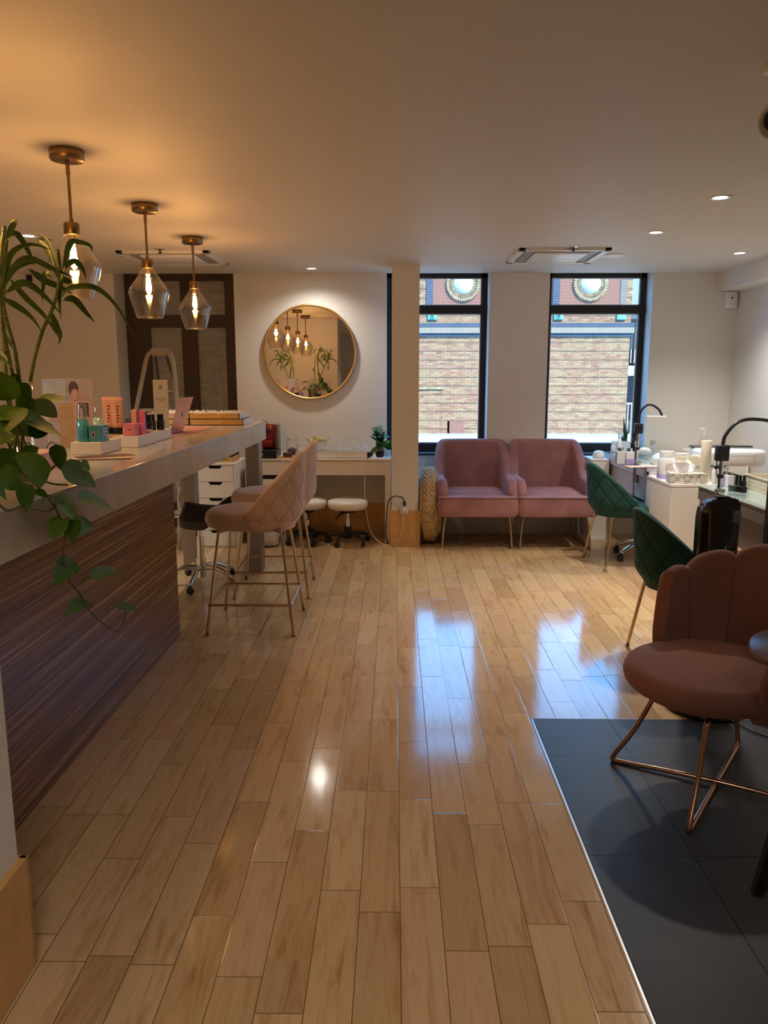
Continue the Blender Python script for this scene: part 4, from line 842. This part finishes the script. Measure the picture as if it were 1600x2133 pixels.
def jar(label, loc, r, h, fill=None):
    t = thing('glass_jar', label, 'jar', loc); MB().lathe([(0, 0), (r, 0), (r * 1.02, .01), (r, h * .72), (r * .8, h * .82), (r * .8, h * .86), (r * .78, h * .86), (r * .78, h * .82), (r * .96, h * .7), (r * .96, .01), (0, .008)], 28).build('jar', 'glass', t)
    MB().lathe([(0, h), (r * .75, h), (r * .86, h * .93), (r * .86, h * .87), (0, h * .87)], 28).build('lid', 'glass', t); MB().tube([(r * .84 * math.cos(a), r * .84 * math.sin(a), h * .85) for a in [2 * PI * k / 24 for k in range(24)]], .003, 6, closed=True).build('clasp', 'chrome', t)
    if fill: MB().sphere((0, 0, h * .25), r * .85, 12, (1, 1, .8)).build('contents', fill, t)
jar('taller clear clip top jar beside the coffee machine', (-.955, 7.16, dz), .055, .185, 'darkp'); jar('shorter clip top jar of gold sachets on the white desk', (-.845, 7.02, dz), .052, .13, 'foil')
t = thing('tea_box', 'dark open tea box leaning beside the coffee machine', 'box', (-.985, 7.0, dz)); MB().box(-.09, .06, -.05, .05, 0, .012).build('base', 'trayw', t); MB().box(-.03, .05, -.045, .045, .012, .05, .002).build('box', 'darkp', t)
t = thing('white_tray', 'long white tray holding the glasses on the desk', 'tray', (-.545, 7.11, dz)); MB().box(-.36, .30, -.13, .13, 0, .004).box(-.36, .30, -.13, -.124, 0, .055).box(-.36, .30, .124, .13, 0, .055).box(-.36, -.354, -.13, .13, 0, .055).box(.294, .30, -.13, .13, 0, .055).build('tray', 'white', t)
t = thing('candy_bowl', 'glass bowl heaped with gold wrapped sweets on the desk', 'bowl', (-.715, 7.12, dz + .005)); MB().lathe([(0, 0), (.05, 0), (.052, .01), (.02, .03), (.02, .075), (.07, .09), (.115, .175), (.112, .175), (.068, .095), (0, .085)], 36).build('bowl', 'glass', t)
cd = None
for k in range(34):
    a, r_ = random.uniform(0, 2 * PI), .085 * math.sqrt(random.random()); z = .125 + random.uniform(0, .06) * (1 - r_ / .1) + r_ * .35
    if cd is None:
        cd = MB().box(-.016, .016, -.011, .011, -.007, .007, .003).build('wrapped_sweet', 'foil'); tag(cd, 'small gold foil wrapped sweet in the glass bowl', 'sweet', 'gold wrapped sweets in the bowl'); o = cd
    else: o = cd.copy(); COL.objects.link(o)
    o.location = (-.715 + r_ * math.cos(a), 7.12 + r_ * math.sin(a), dz + z); o.rotation_euler = (random.uniform(-1, 1), random.uniform(-1, 1), a)
gp = None
gl = [(-.62, 7.05), (-.60, 7.17), (-.53, 7.06), (-.51, 7.16), (-.43, 7.05), (-.42, 7.16), (-.345, 7.06), (-.335, 7.16), (-.28, 7.10)]
for k, (x, y) in enumerate(gl):
    if gp is None:
        gp = thing('wine_glass', '', 'glass', group='upturned wine glasses on the white tray'); MB().lathe([(.030, 0), (.040, .035), (.038, .07), (.02, .10), (.005, .108), (0, .108)], 28).build('bowl', 'glass', gp); MB().cyl(0, 0, .106, .165, .0035).lathe([(.004, .163), (.034, .168), (.034, .170), (0, .171)], 28).build('stem', 'glass', gp); o = gp
    else: o = copy_tree(gp)
    o.location = (x, y, dz + .004); o['label'] = 'upturned wine glass, %s from the left in the %s row on the white tray' % (['first', 'second', 'third', 'fourth', 'last'][k // 2], 'back' if k % 2 else 'front')
t = thing('potted_plant', 'small leafy potted plant at the right end of the white desk', 'plant', (-.135, 7.10, dz))
MB().lathe([(0, 0), (.032, 0), (.045, .095), (.042, .095), (.03, .01), (0, .01)], 24).build('pot', 'terr', t); MB().cyl(0, 0, .01, .085, .04).build('soil', 'soil', t)
def leaf_blade(mb, base, tip, wd, nrm=(0, -1, 0), sag=.0, n=8, fold=.2, shape='lance', curl=0):
    base, tip = Vector(base), Vector(tip); d = tip - base; l = d.length; d.normalize(); nr = Vector(nrm); side = d.cross(nr).normalized(); nr = side.cross(d).normalized(); rows = []
    for i in range(n + 1):
        t = i / n
        if shape == 'lance': w_ = wd * math.sin(PI * min(1, t ** .75)) ** .8 if 0 < t < 1 else 0
        else:
            w_ = wd * (math.sin(PI * t ** .62) ** .75 if 0 < t < 1 else 0)
        c = base + d * (l * t) + Vector((0, 0, -1)) * sag * (t * t) * l + Vector((0, 0, 1)) * sag * .6 * l * math.sin(PI * t) - nr * curl * l * t * t
        row = []
        for j in (-1, -.5, 0, .5, 1):
            back = (-d * .18 * wd * abs(j)) if (shape != 'lance' and t < .2) else Vector()
            row.append(c + side * w_ * j + nr * (abs(j) * w_ * fold) + back)
        rows.append(row)
    mb.grid(rows)
def stems_plant(t, z, nst, hmax, lw, ll, spread, mt_, seed, droop=.3):
    random.seed(seed); m = MB(); lf = MB()
    for k in range(nst):
        a = random.uniform(0, 2 * PI); sp_ = random.uniform(.2, 1) * spread; h = hmax * random.uniform(.5, 1)
        pts = bez([(0, 0, z), (sp_ * .3 * math.cos(a), sp_ * .3 * math.sin(a), z + h * .6), (sp_ * math.cos(a), sp_ * math.sin(a), z + h * (1 - droop * random.random()))], 5); m.tube(pts, .002, 5)
        for i in range(2, len(pts)):
            for sgn in (-1, 1):
                b = pts[i]; aa = a + sgn * 1.3 + random.uniform(-.4, .4); e = b + Vector((math.cos(aa) * ll, math.sin(aa) * ll * .7, random.uniform(-.1, .5) * ll)); leaf_blade(lf, b, e, lw, (0, -.5, 1), n=5, shape='oval')
    m.build('stems', 'stem', t); lf.build('foliage', mt_, t)
stems_plant(t, .085, 14, .20, .013, .038, .09, 'grn', 3)
lf = MB(); leaf_blade(lf, (-.02, -.03, .09), (-.10, -.06, .02), .024, (0, -1, .3), shape='oval'); leaf_blade(lf, (0, 0, .09), (-.03, -.06, .16), .03, (0, -1, .3), shape='oval'); leaf_blade(lf, (0, 0, .09), (.07, -.04, .15), .022, (0, -1, .3)); lf.build('large_leaf', 'grn', t)
tag(MB().sphere((0, 0, .026), .05, 16, (1, .7, .52)).build('smart_puck', 'blackgloss', loc=(-.245, 7.05, dz)), 'small black rounded puck beside the potted plant', 'device')
t = thing('trailing_houseplant', 'light green bushy plant behind the pot at the desk end', 'plant', (-.07, 7.24, dz)); MB().lathe([(0, 0), (.03, 0), (.035, .05), (0, .05)], 20).build('pot', 'whitep', t); stems_plant(t, .05, 16, .12, .012, .032, .11, 'leafd', 9, .8)
tag(MB().tube(bez([(-.245, 7.0, dz + .015), (-.26, 6.93, DH + .002), (-.265, 6.915, DH - .1), (-.27, 6.91, .5), (-.25, 6.90, .25), (-.2, 6.88, .09), (-.11, 6.84, .008), (-.03, 6.80, .006), (.02, 6.765, .02), (.06, 6.755, .12), (.085, 6.75, .28), (.088, 6.76, .34)], 8), .0035, 6).build('white_cable', 'wiref'), 'thin white cable hanging from the desk to the pillar socket', 'cable')
t = thing('power_outlet', 'wall outlet on the pillar with plugs in it', 'outlet', (.09, 6.79, .355)); MB().box(-.035, .035, -.022, -.0, -.055, .055, .003).build('cover_plate', 'whitep', t); MB().sphere((.0, -.032, -.02), .022, 14, (1, .8, 1)).build('usb_plug', 'whitep', t); MB().box(-.012, .012, -.05, -.022, .02, .06, .004).build('black_plug', 'black', t)
tag(MB().tube(bez([(.09, 6.75, .41), (.07, 6.74, .45), (.0, 6.75, .46), (-.055, 6.78, .40), (-.07, 6.80, .25), (-.075, 6.83, .10), (-.06, 6.88, .012), (-.06, 6.98, .008)], 8), .005, 6).build('black_cable', 'black'), 'black cable arching from the pillar outlet down behind the desk', 'cable')
# ------------------------------------------------------------------ ladder
t = thing('step_ladder', 'taupe arched step ladder leaning before the dark door', 'ladder', (-2.06, 6.85, 0), rz=-.25)
for sx in (-1, 1):
    MB().tube(bez([(sx * .06, 0, 1.73), (sx * .115, -.01, 1.69), (sx * .15, -.03, 1.55), (sx * .20, -.09, 1.25), (sx * .24, -.15, 1.0), (sx * .27, -.28, 0.02)], 7), .021, 8).build('front_rail', 'ladder', t)
    MB().tube(bez([(sx * .055, .02, 1.68), (sx * .08, .09, 1.45), (sx * .10, .16, 1.1), (sx * .14, .30, .02)], 6), .013, 6).build('rear_rail', 'ladderd', t)
MB().box(-.075, .075, -.03, .03, 1.69, 1.755, .008).build('top_cap', 'ladder', t)
for k, z in enumerate((.30, .60, .90, 1.2)): MB().box(-.24 + z * .06, .24 - z * .06, -.21 + z * .09, -.09 + z * .07, z, z + .03, .004).build('step', 'ladder', t)
MB().tube([(-.09, .1, 1.38), (.09, .1, 1.38)], .008).build('spreader_bar', 'chrome', t)
# ------------------------------------------------------------------ things on the counter
cz_ = CT + .0008
def onC(x, y): p = at(x, y, Z=CT); return p
def pbox(name, label, cat, x0, x1, y0, y1, h, m, z=CT + .0008, part='body', bev=.002):
    t = thing(name, label, cat, ((x0 + x1) / 2, (y0 + y1) / 2, z)); a, b = (x1 - x0) / 2, (y1 - y0) / 2
    MB().box(-a, a, -b, b, 0, h, bev).build(part, m, t); return t
r1 = pbox('display_riser', 'white display block under the blue bottle and teal box', 'display block', -1.455, -1.318, 3.43, 3.69, .055, 'white', part='block')
r2 = pbox('display_riser', 'middle white display block under the pink boxes', 'display block', -1.40, -1.272, 3.80, 4.09, .055, 'white', part='block')
r3 = pbox('display_riser', 'white display block under the small dark bottles', 'display block', -1.415, -1.285, 4.12, 4.42, .055, 'white', part='block')
RZ = CT + .0565
# blue bottle
t = thing('cleanser_bottle', 'clear pump bottle of blue liquid on the nearest display block', 'bottle', (-1.412, 3.475, RZ)); MB().lathe([(0, 0), (.024, 0), (.026, .004), (.026, .10), (0, .10)], 28).build('liquid', 'teal', t); MB().lathe([(.026, .10), (.027, .105), (.022, .112), (.020, .114), (.018, .165), (.012, .17), (0, .17)], 28).build('clear_cap', 'pglass', t); MB().cyl(0, 0, .10, .15, .006).build('pump', 'whitep', t)
t = pbox('teal_box', 'teal product box with a small white label beside the blue bottle', 'box', -1.382, -1.322, 3.46, 3.55, .073, 'tealbox', RZ); MB().box(-.016, -.002, -.0458, -.045, .02, .045).build('label', 'palepink', t); MB().box(-.014, -.004, -.0462, -.0457, .023, .042).build('label_print', 'ink', t)
m = MB()
for k in range(3): m.box(.030, .0308, -.03, .03 - .012 * k, .055 - .014 * k, .060 - .014 * k)
m.box(.030, .0308, .015, .035, .01, .03); m.build('side_print', 'whitep', t)
t = thing('serum_bottle', 'pale green bottle with clear slanted cap behind the teal box', 'bottle', (-1.395, 3.62, RZ)); MB().lathe([(0, 0), (.024, 0), (.026, .004), (.026, .10), (0, .10)], 28).build('liquid', 'paleteal', t); MB().lathe([(.026, .10), (.02, .112), (.018, .16), (.0, .165)], 28).build('clear_cap', 'pglass', t)
def tube_prod(label, loc, rz):
    t = thing('cream_tube', label, 'tube', loc, rz, group='peach cream tubes'); rows = []
    for i in range(9):
        v = i / 8; a_ = .026 + .003 * v; b_ = .019 * (1 - v) + .001; rows.append([Vector((a_ * math.cos(q_), b_ * math.sin(q_), .03 + .155 * v)) for q_ in [2 * PI * k / 20 for k in range(20)]])
    MB().grid(rows, closed_v=True, caps=True).build('tube', 'peach', t); MB().cyl(0, 0, 0, .03, .023).build('cap', 'black', t)
    m = MB()
    for k, z in enumerate((.06, .075, .09, .105, .12, .135)): m.box(-.004, .004 + .002 * (k % 3), -.0185 * (1 - (z - .03) / .155) - .0022, -.0185 * (1 - (z - .03) / .155) - .0005, z, z + .007)
    m.build('print', 'ink', t)
tube_prod('left upright peach cream tube with black cap', (-1.46, 3.93, cz_ + .06), .2); tube_prod('right upright peach cream tube with black cap, nearest the pink boxes', (-1.41, 3.915, cz_ + .06), .35)
pbox('display_riser', 'small birch display block under the peach cream tubes', 'display block', -1.50, -1.385, 3.86, 4.0, .059, 'ply', part='block')
t = pbox('pink_box', 'pink product box with a dark label on the middle display block', 'box', -1.352, -1.295, 3.83, 3.90, .06, 'pinkb', RZ); MB().box(-.008, .012, -.0358, -.035, .025, .037).build('label', 'palepink', t); MB().box(-.006, .010, -.0362, -.0357, .028, .034).build('label_print', 'ink', t)
pbox('slim_pink_carton', 'slim pink and white carton standing behind the pink box', 'box', -1.352, -1.325, 3.95, 3.98, .125, 'palepink', RZ); pbox('magenta_carton', 'slim magenta carton beside the pink and white one', 'box', -1.318, -1.29, 3.96, 3.99, .12, 'magenta', RZ)
pbox('pink_base_box', 'short magenta box behind the pink product box', 'box', -1.318, -1.280, 3.905, 3.955, .055, 'magenta', RZ); pbox('flat_pink_box', 'flat pale pink box at the far end of the middle block', 'box', -1.32, -1.28, 4.01, 4.07, .016, 'palepink', RZ)
for k, (x, y, lb) in enumerate([(-1.385, 4.16, 'leftmost small dark bottle on the far display block'), (-1.335, 4.17, 'small dark bottle at the front centre of the far block'), (-1.345, 4.26, 'small dark bottle behind the front centre one'), (-1.305, 4.29, 'small dark bottle nearest the white sign')]):
    t = thing('dark_bottle', lb, 'bottle', (x, y, RZ), group='small dark bottles on the display block'); MB().lathe([(0, 0), (.021, 0), (.022, .004), (.022, .048), (.016, .056), (0, .056)], 24).build('bottle', 'amber', t); MB().cyl(0, 0, .056, .086, .018).build('cap', 'blackgloss', t)
# signs
def stand(name, label, loc, w_, h, rz, tilt, card='paper'):
    t = thing(name, label, 'sign', loc, rz); R_ = Matrix.Rotation(tilt, 4, 'X')
    MB().box(-w_ / 2, w_ / 2, -.002, .002, 0, h, mtx=R_).build('card', card, t); MB().box(-w_ / 2 - .003, w_ / 2 + .003, -.008, -.0055, 0, h + .003, mtx=R_).build('acrylic_front', 'glass', t); MB().box(-w_ / 2, w_ / 2, -.004, .08, 0, .003).build('foot', 'glass', t)
    return t, R_
p = onC(336, 910); t, R_ = stand('white_sign', 'tall narrow white card sign in an acrylic stand by the laptop', (-1.36, 4.50, cz_), .082, .33, .30, .0)
m = MB(); m.box(-.008, .008, -.0035, -.002, .275, .30); m.box(-.03, .03, -.0035, -.002, .218, .223)
m.box(-.02, .02, -.0035, -.002, .205, .209)
for k in range(3): m.box(-.02, .022, -.0035, -.002, .075 - k * .02, .078 - k * .02)
m.build('print', 'inkg', t); MB().box(-.012, .012, -.0035, -.002, .088, .098).build('yellow_print', 'foil', t)
t, R_ = stand('photo_poster', 'acrylic stand with two treatment posters showing a woman and stripes', (-1.70, 4.02, cz_), .25, .335, .12, .0, 'lilac')
m = MB().box(-.122, -.005, -.0045, -.002, .20, .33).build('blue_print', 'bluep', t)
m = MB()
for k in range(9): m.tube(bez([(-.12, -.005, .215 + k * .012), (-.10, -.005, .205 + k * .012), (-.08, -.005, .203 + k * .012), (-.065, -.005, .21 + k * .012)], 3), .002, 4); m.tube(bez([(-.06, -.005, .215 + k * .012), (-.04, -.005, .222 + k * .012), (-.02, -.005, .218 + k * .012), (-.008, -.005, .206 + k * .012)], 3), .002, 4)
m.build('stripe_print', 'paper', t)
MB().sphere((.030, -.004, .285), .032, 16, (.8, .08, 1.25)).build('hair_print', 'hair', t); MB().sphere((.036, -.0055, .255), .026, 16, (.75, .08, 1.25)).build('face_print', 'skin', t)
MB().box(-.10, -.06, -.0048, -.002, .12, .17).box(.0, .045, -.0048, -.002, .16, .215).build('skin_print', 'skin', t)
m = MB()
for k in range(9): m.box(.01, .03, -.0048, -.002, .02 + k * .015, .024 + k * .015)
m.box(.07, .10, -.0048, -.002, .235, .242).box(.07, .10, -.0048, -.002, .248, .255); m.build('text_print', 'palepink', t)
t, R_ = stand('skin_card', 'peach card sign with a pale photograph behind the blue bottle', (-1.58, 3.80, cz_), .15, .225, .1, 0, 'palepink'); MB().box(-.075, -.01, -.0042, -.002, .0, .222).build('peach_print', 'ply', t); MB().box(.02, .07, -.0042, -.002, .15, .22).build('dark_print', 'hair', t)
t, R_ = stand('small_sign', 'small white card in clear stand left of the photo posters', (-1.66, 3.55, cz_), .11, .19, .05, 0); MB().box(-.05, .05, -.0042, -.002, .02, .12).build('print', 'lilac', t)
t, R_ = stand('dark_card', 'small grey easel card behind the peach tubes', (-1.40, 4.06, cz_), .05, .13, .9, 0, 'greym')
# brochures
for k in range(4):
    c = onC(212 + k * 2, 956 - k); tag(MB().box(-.12, .12, -.045, .045, 0, .0016, mtx=Matrix.Rotation(.25 + k * .12, 4, 'Z')).build('brochure', ['darkp', 'paper', 'palepink', 'darkp'][k], loc=(c.x, c.y, CT + .0006 + .0018 * k)), ['bottom dark brochure of the fanned pile on the counter edge', 'white brochure second from the bottom of the fanned pile', 'pale pink brochure in the fanned pile on the counter', 'topmost dark pink brochure of the fanned pile'][k], 'brochure', 'fanned brochures on the counter')
# laptop and mat
t = thing('laptop', 'open rose gold laptop with its lid towards the room', 'laptop', (-1.365, 4.66, CT + .0035))
MB().box(-.21, 0, 0, .30, 0, .012, .003).build('keyboard_base', 'rosel', t); RM = Matrix.Translation((0, 0, .008)) @ Matrix.Rotation(math.radians(19), 4, 'Y')
ld = MB().box(-.003, .004, 0, .30, 0, .222, .003, mtx=RM).build('lid', 'rosel', t); MB().box(-.0045, -.003, .01, .29, .01, .212, mtx=RM).build('screen', 'black', ld)
MB().lathe([(0, 0), (.012, 0), (.012, .0012), (0, .0012)], 20, RM @ Matrix.Translation((.004, .15, .11)) @ Matrix.Rotation(PI / 2, 4, 'Y') @ Matrix.Diagonal((1.25, 1, 1, 1))).lathe([(0, 0), (.004, 0), (.004, .0012), (0, .0012)], 10, RM @ Matrix.Translation((.004, .154, .13)) @ Matrix.Rotation(PI / 2, 4, 'Y')).build('lid_logo', 'terr', ld)
tag(MB().box(-.42, .12, 0, .85, 0, .0025, .001).build('desk_mat', 'rosemat', loc=(-1.375, 4.60, CT + .0006)), 'flat dusty rose mat under the laptop', 'mat')
# trays at the counter end
def tray(label, x0, x1, y0, y1, z, top=False):
    t = thing('wooden_tray', label, 'tray', ((x0 + x1) / 2, (y0 + y1) / 2, z), group='wooden trays stacked at the counter end'); a, b, h = (x1 - x0) / 2, (y1 - y0) / 2, .042
    MB().box(-a, a, -b, -b + .006, 0, h).box(-a, a, b - .006, b, 0, h).box(-a, -a + .006, -b, b, 0, h).box(-a, a, -b, b, 0, .004).build('tray', 'trayw', t); MB().box(a - .006, a + .001, -b, b, 0, h).build('white_end', 'whitep', t); return t
ty0, ty1 = 5.62, 5.98
tray('bottom left wooden tray of the stack at the counter end', -1.80, -1.50, ty0, ty1, CT + .001); tray('bottom right wooden tray, its white end facing the room', -1.495, -1.10, ty0 - .02, ty1, CT + .001)
tray('upper left wooden tray with white tips', -1.81, -1.50, ty0, ty1, CT + .045, True); tray('upper right wooden tray with white tips', -1.495, -1.125, ty0 - .02, ty1, CT + .045, True)
m = MB(); random.seed(5)
for k in range(330):
    x = random.uniform(-1.78, -1.15); y = random.uniform(ty0 + .02, ty1 - .03); z = CT + .085 + random.uniform(-.008, .012); m.box(-.007, .007, -.004, .004, -.001, .001, mtx=Matrix.Translation((x, y, z)) @ Euler((random.uniform(-1.2, 1.2), random.uniform(-1.2, 1.2), random.uniform(0, 6))).to_matrix().to_4x4())
tag(m.build('nail_tips', 'paper'), 'heap of small white nail tips filling the upper trays', 'nail tips', kind='stuff')
tag(MB().box(-1.795, -1.13, ty0, ty1 - .01, CT + .05, CT + .079).build('tip_liner', 'cream'), 'pale liner filling the upper wooden trays', 'liner')
# ------------------------------------------------------------------ plants on the counter
vx, vy = -1.235, 2.46
t = thing('bamboo_vase', 'clear glass cylinder vase with tall bamboo stalks on the near counter', 'plant', (vx, vy, CT + .0005))
MB().lathe([(0, 0), (.075, 0), (.078, .004), (.078, .33), (.075, .33), (.075, .012), (0, .01)], 40).build('vase', 'glass', t)
MB().cyl(0, 0, .012, .05, .072).build('pebbles', 'pebble', t); MB().cyl(0, 0, .05, .09, .071).build('moss', 'soil', t)
def w2l(p): return p - Vector((vx, vy, CT + .0005))
VY = 2.46
stalks = [[(30, 990), (36, 860), (22, 760), (6, 680), (2, 560), (10, 470)], [(45, 985), (42, 850), (33, 740), (12, 660), (4, 600), (14, 500)], [(60, 990), (64, 790), (85, 700), (110, 640), (125, 580), (120, 520)], [(20, 985), (15, 800), (8, 640), (12, 560)]]
m = MB()
for i, s_ in enumerate(stalks):
    pts = [w2l(at(x, y, Y=VY + .03 * (i - 1.5))) for x, y in s_]; pts[0] = Vector((.01 * i - .015, .03 * (i - 1.5), .03)); c = bez(pts, 8); m.tube(c, .0062, 8)
    for k in range(4, len(c), 5): m.sphere(tuple(c[k]), .0078, 8, (1, 1, .5))
m.build('stalk', 'stalk', t)
blades = [[(5, 600), (20, 535), (60, 510), (108, 520)], [(10, 500), (35, 488), (60, 525), (72, 555)], [(12, 500), (28, 470), (30, 460), (20, 465)], [(8, 480), (2, 520), (0, 560)], [(18, 560), (60, 540), (110, 560), (155, 578)], [(12, 610), (50, 590), (90, 615), (128, 655)], [(20, 580), (55, 620), (95, 660), (125, 708)], [(4, 620), (40, 640), (70, 665), (92, 700)], [(128, 590), (118, 545), (98, 500), (70, 482)], [(130, 575), (145, 510), (165, 505), (188, 512), (192, 525)], [(135, 560), (155, 545), (172, 560), (180, 582)], [(128, 620), (150, 600), (200, 600), (245, 640), (285, 712)], [(132, 625), (155, 625), (178, 650), (198, 672)], [(112, 555), (100, 520), (80, 500), (112, 500)], [(110, 580), (95, 570), (90, 600), (88, 628)], [(124, 590), (130, 560), (125, 620), (127, 665)], [(112, 560), (130, 580), (150, 590), (155, 600)], [(108, 650), (118, 680), (126, 700), (122, 720)], [(10, 690), (22, 715), (40, 740)], [(60, 560), (95, 585), (130, 600), (150, 612)], [(0, 610), (30, 560), (75, 545), (100, 552)]]
lf = MB(); random.seed(11)
for i, b_ in enumerate(blades):
    yy = VY + random.uniform(-.09, .09); c = bez([w2l(at(x, y, Y=yy + .02 * k)) for k, (x, y) in enumerate(b_)], 8); n = len(c) - 1; rows = []; wd = random.uniform(.0075, .0115)
    tw = random.uniform(-.6, .6)
    for k, p in enumerate(c):
        d = (c[min(k + 1, n)] - c[max(k - 1, 0)]).normalized(); nr = Vector((tw, -1, .3)).normalized(); sd_ = d.cross(nr).normalized(); f_ = k / n; w_ = wd * (min(1, f_ / .22) ** .7 if f_ < .22 else (1 - ((f_ - .22) / .78) ** 1.8)) + .0004
        rows.append([p + sd_ * w_ * j + nr * abs(j) * w_ * .35 for j in (-1, 0, 1)])
    lf.grid(rows)
lf.build('leaves', 'bamb', t)
copy_tree(t, (-1.62, 2.33, CT + .0005), PI * .9, 'second bamboo vase deeper on the counter, seen only in the round mirror')
# pothos
px_, py_ = -1.33, 2.02
t = thing('pothos_plant', 'trailing pothos hanging over the near end of the counter', 'plant', (px_, py_, CT + .0005))
MB().lathe([(0, 0), (.065, 0), (.085, .15), (.08, .15), (.06, .01), (0, .01)], 32).build('pot', 'terr', t); MB().cyl(0, 0, .1, .135, .076).build('soil', 'soil', t)
def pl(x, y, X): return at(x, y, X=X) - Vector((px_, py_, CT + .0005))
root_ = Vector((0, 0, .13))
vines = [[root_, pl(-60, 850, -1.15), pl(0, 945, -1.06), pl(45, 985, -1.03), pl(85, 1020, -1.0), pl(110, 1050, -.98), pl(135, 1105, -.965), pl(133, 1150, -.965), pl(140, 1200, -.965), pl(165, 1235, -.965), pl(190, 1275, -.965), pl(225, 1305, -.965), pl(250, 1312, -.965), pl(264, 1275, -.965)],
         [root_, pl(-40, 830, -1.2), pl(20, 930, -1.10), pl(60, 975, -1.06), pl(100, 1005, -1.03), pl(140, 1010, -1.01)], [root_, pl(-70, 900, -1.1), pl(0, 1052, -.99), pl(50, 1055, -.985), pl(100, 1065, -.98), pl(120, 1045, -.975)],
         [root_, pl(-30, 800, -1.22), pl(30, 870, -1.15), pl(70, 970, -1.06), pl(95, 985, -1.04), pl(115, 970, -1.03)]]
m = MB()
for v in vines: m.tube(bez(v, 8), .0032, 6)
m.build('vine', 'stem', t)
# leaf list: base px, tip px, half width px, plane X, normal
LV = [((95, 1000), (30, 940), 24, -1.0), ((88, 875), (140, 850), 0, 0), ((90, 838), (142, 824), 13, -1.17), ((45, 830), (70, 862), 14, -1.15), ((62, 835), (118, 864), 19, -1.13), ((52, 880), (134, 905), 34, -1.09), ((20, 830), (0, 770), 22, -1.17), ((40, 800), (60, 845), 14, -1.16), ((35, 850), (0, 905), 24, -1.12), ((50, 875), (0, 870), 22, -1.13), ((118, 928), (128, 978), 14, -1.04), ((128, 978), (200, 1005), 22, -1.0), ((168, 968), (188, 975), 10, -1.0), ((70, 930), (42, 970), 13, -1.06), ((25, 940), (5, 1005), 22, -1.04), ((0, 985), (45, 1015), 22, -1.02), ((52, 1010), (55, 1065), 15, -.99), ((165, 1040), (243, 1060), 20, -.955), ((118, 1045), (165, 1078), 20, -.96), ((112, 1038), (137, 1050), 7, -.95), ((148, 1100), (195, 1092), 17, -.955), ((128, 1082), (110, 1122), 17, -.965), ((150, 1085), (152, 1128), 15, -.96), ((148, 1168), (110, 1215), 18, -.965), ((152, 1175), (162, 1195), 8, -.96), ((192, 1205), (247, 1182), 14, -.955), ((185, 1255), (134, 1276), 14, -.965), ((186, 1258), (192, 1264), 5, -.96), ((240, 1262), (290, 1268), 8, -.955), ((10, 1030), (-20, 1010), 16, -1.0), ((30, 770), (-10, 740), 22, -1.2), ((10, 900), (-40, 930), 24, -1.1), ((60, 905), (110, 880), 16, -1.12), ((20, 870), (75, 905), 22, -1.15), ((15, 790), (45, 815), 16, -1.2), ((75, 1020), (100, 1035), 7, -.99)]
random.seed(21); A = MB(); B = MB(); PT = A
for i, (b_, e_, hw, X) in enumerate(LV):
    if not hw: continue
    b3, e3 = pl(*b_, X), pl(*e_, X + random.uniform(-.015, .02)); sc = (at(b_[0] + 10, b_[1], X=X) - at(*b_, X=X)).length / 10
    dist = at(*b_, X=X).y; wm = hw * dist / 1600 * 1.25
    nr = (Vector((px_, py_, CT)) + b3 - Vector((0, 0, 1.5))).normalized() * -1 + Vector((random.uniform(-.3, .3), 0, random.uniform(-.2, .5)))
    leaf_blade(A if i % 3 else B, b3, e3, wm, tuple(nr), sag=.05, n=12, fold=.22, shape='heart')
    if hw < 18: PT.tube(bez([b3, b3 + Vector((-.01, -.015, .012)), b3 + Vector((-.015, -.04, -.005))], 4), .0016, 5)
for k in range(26):                              # hidden side of the crown, over the pot
    a = random.uniform(0, 2 * PI); r_ = random.uniform(.05, .14); b3 = Vector((r_ * math.cos(a), max(-.15, r_ * math.sin(a)), .13 + random.uniform(0, .15))); e3 = b3 + Vector((math.cos(a), math.sin(a) * .6, random.uniform(-.5, .1))) * .075
    leaf_blade(A if k % 2 else B, b3, e3, .033, (0, -.2, 1), sag=.1, n=8, shape='heart'); PT.tube(bez([(0, 0, .13), b3 * .6 + Vector((0, 0, .08)), b3], 4), .002, 5)
A.build('leaves', 'leaf', t); B.build('young_leaves', 'leafd', t)
# white display block near the vase
pbox('display_riser', 'pale display block half hidden behind the glass vase', 'display block', -1.46, -1.33, 2.86, 3.06, .06, 'palepink', part='block')
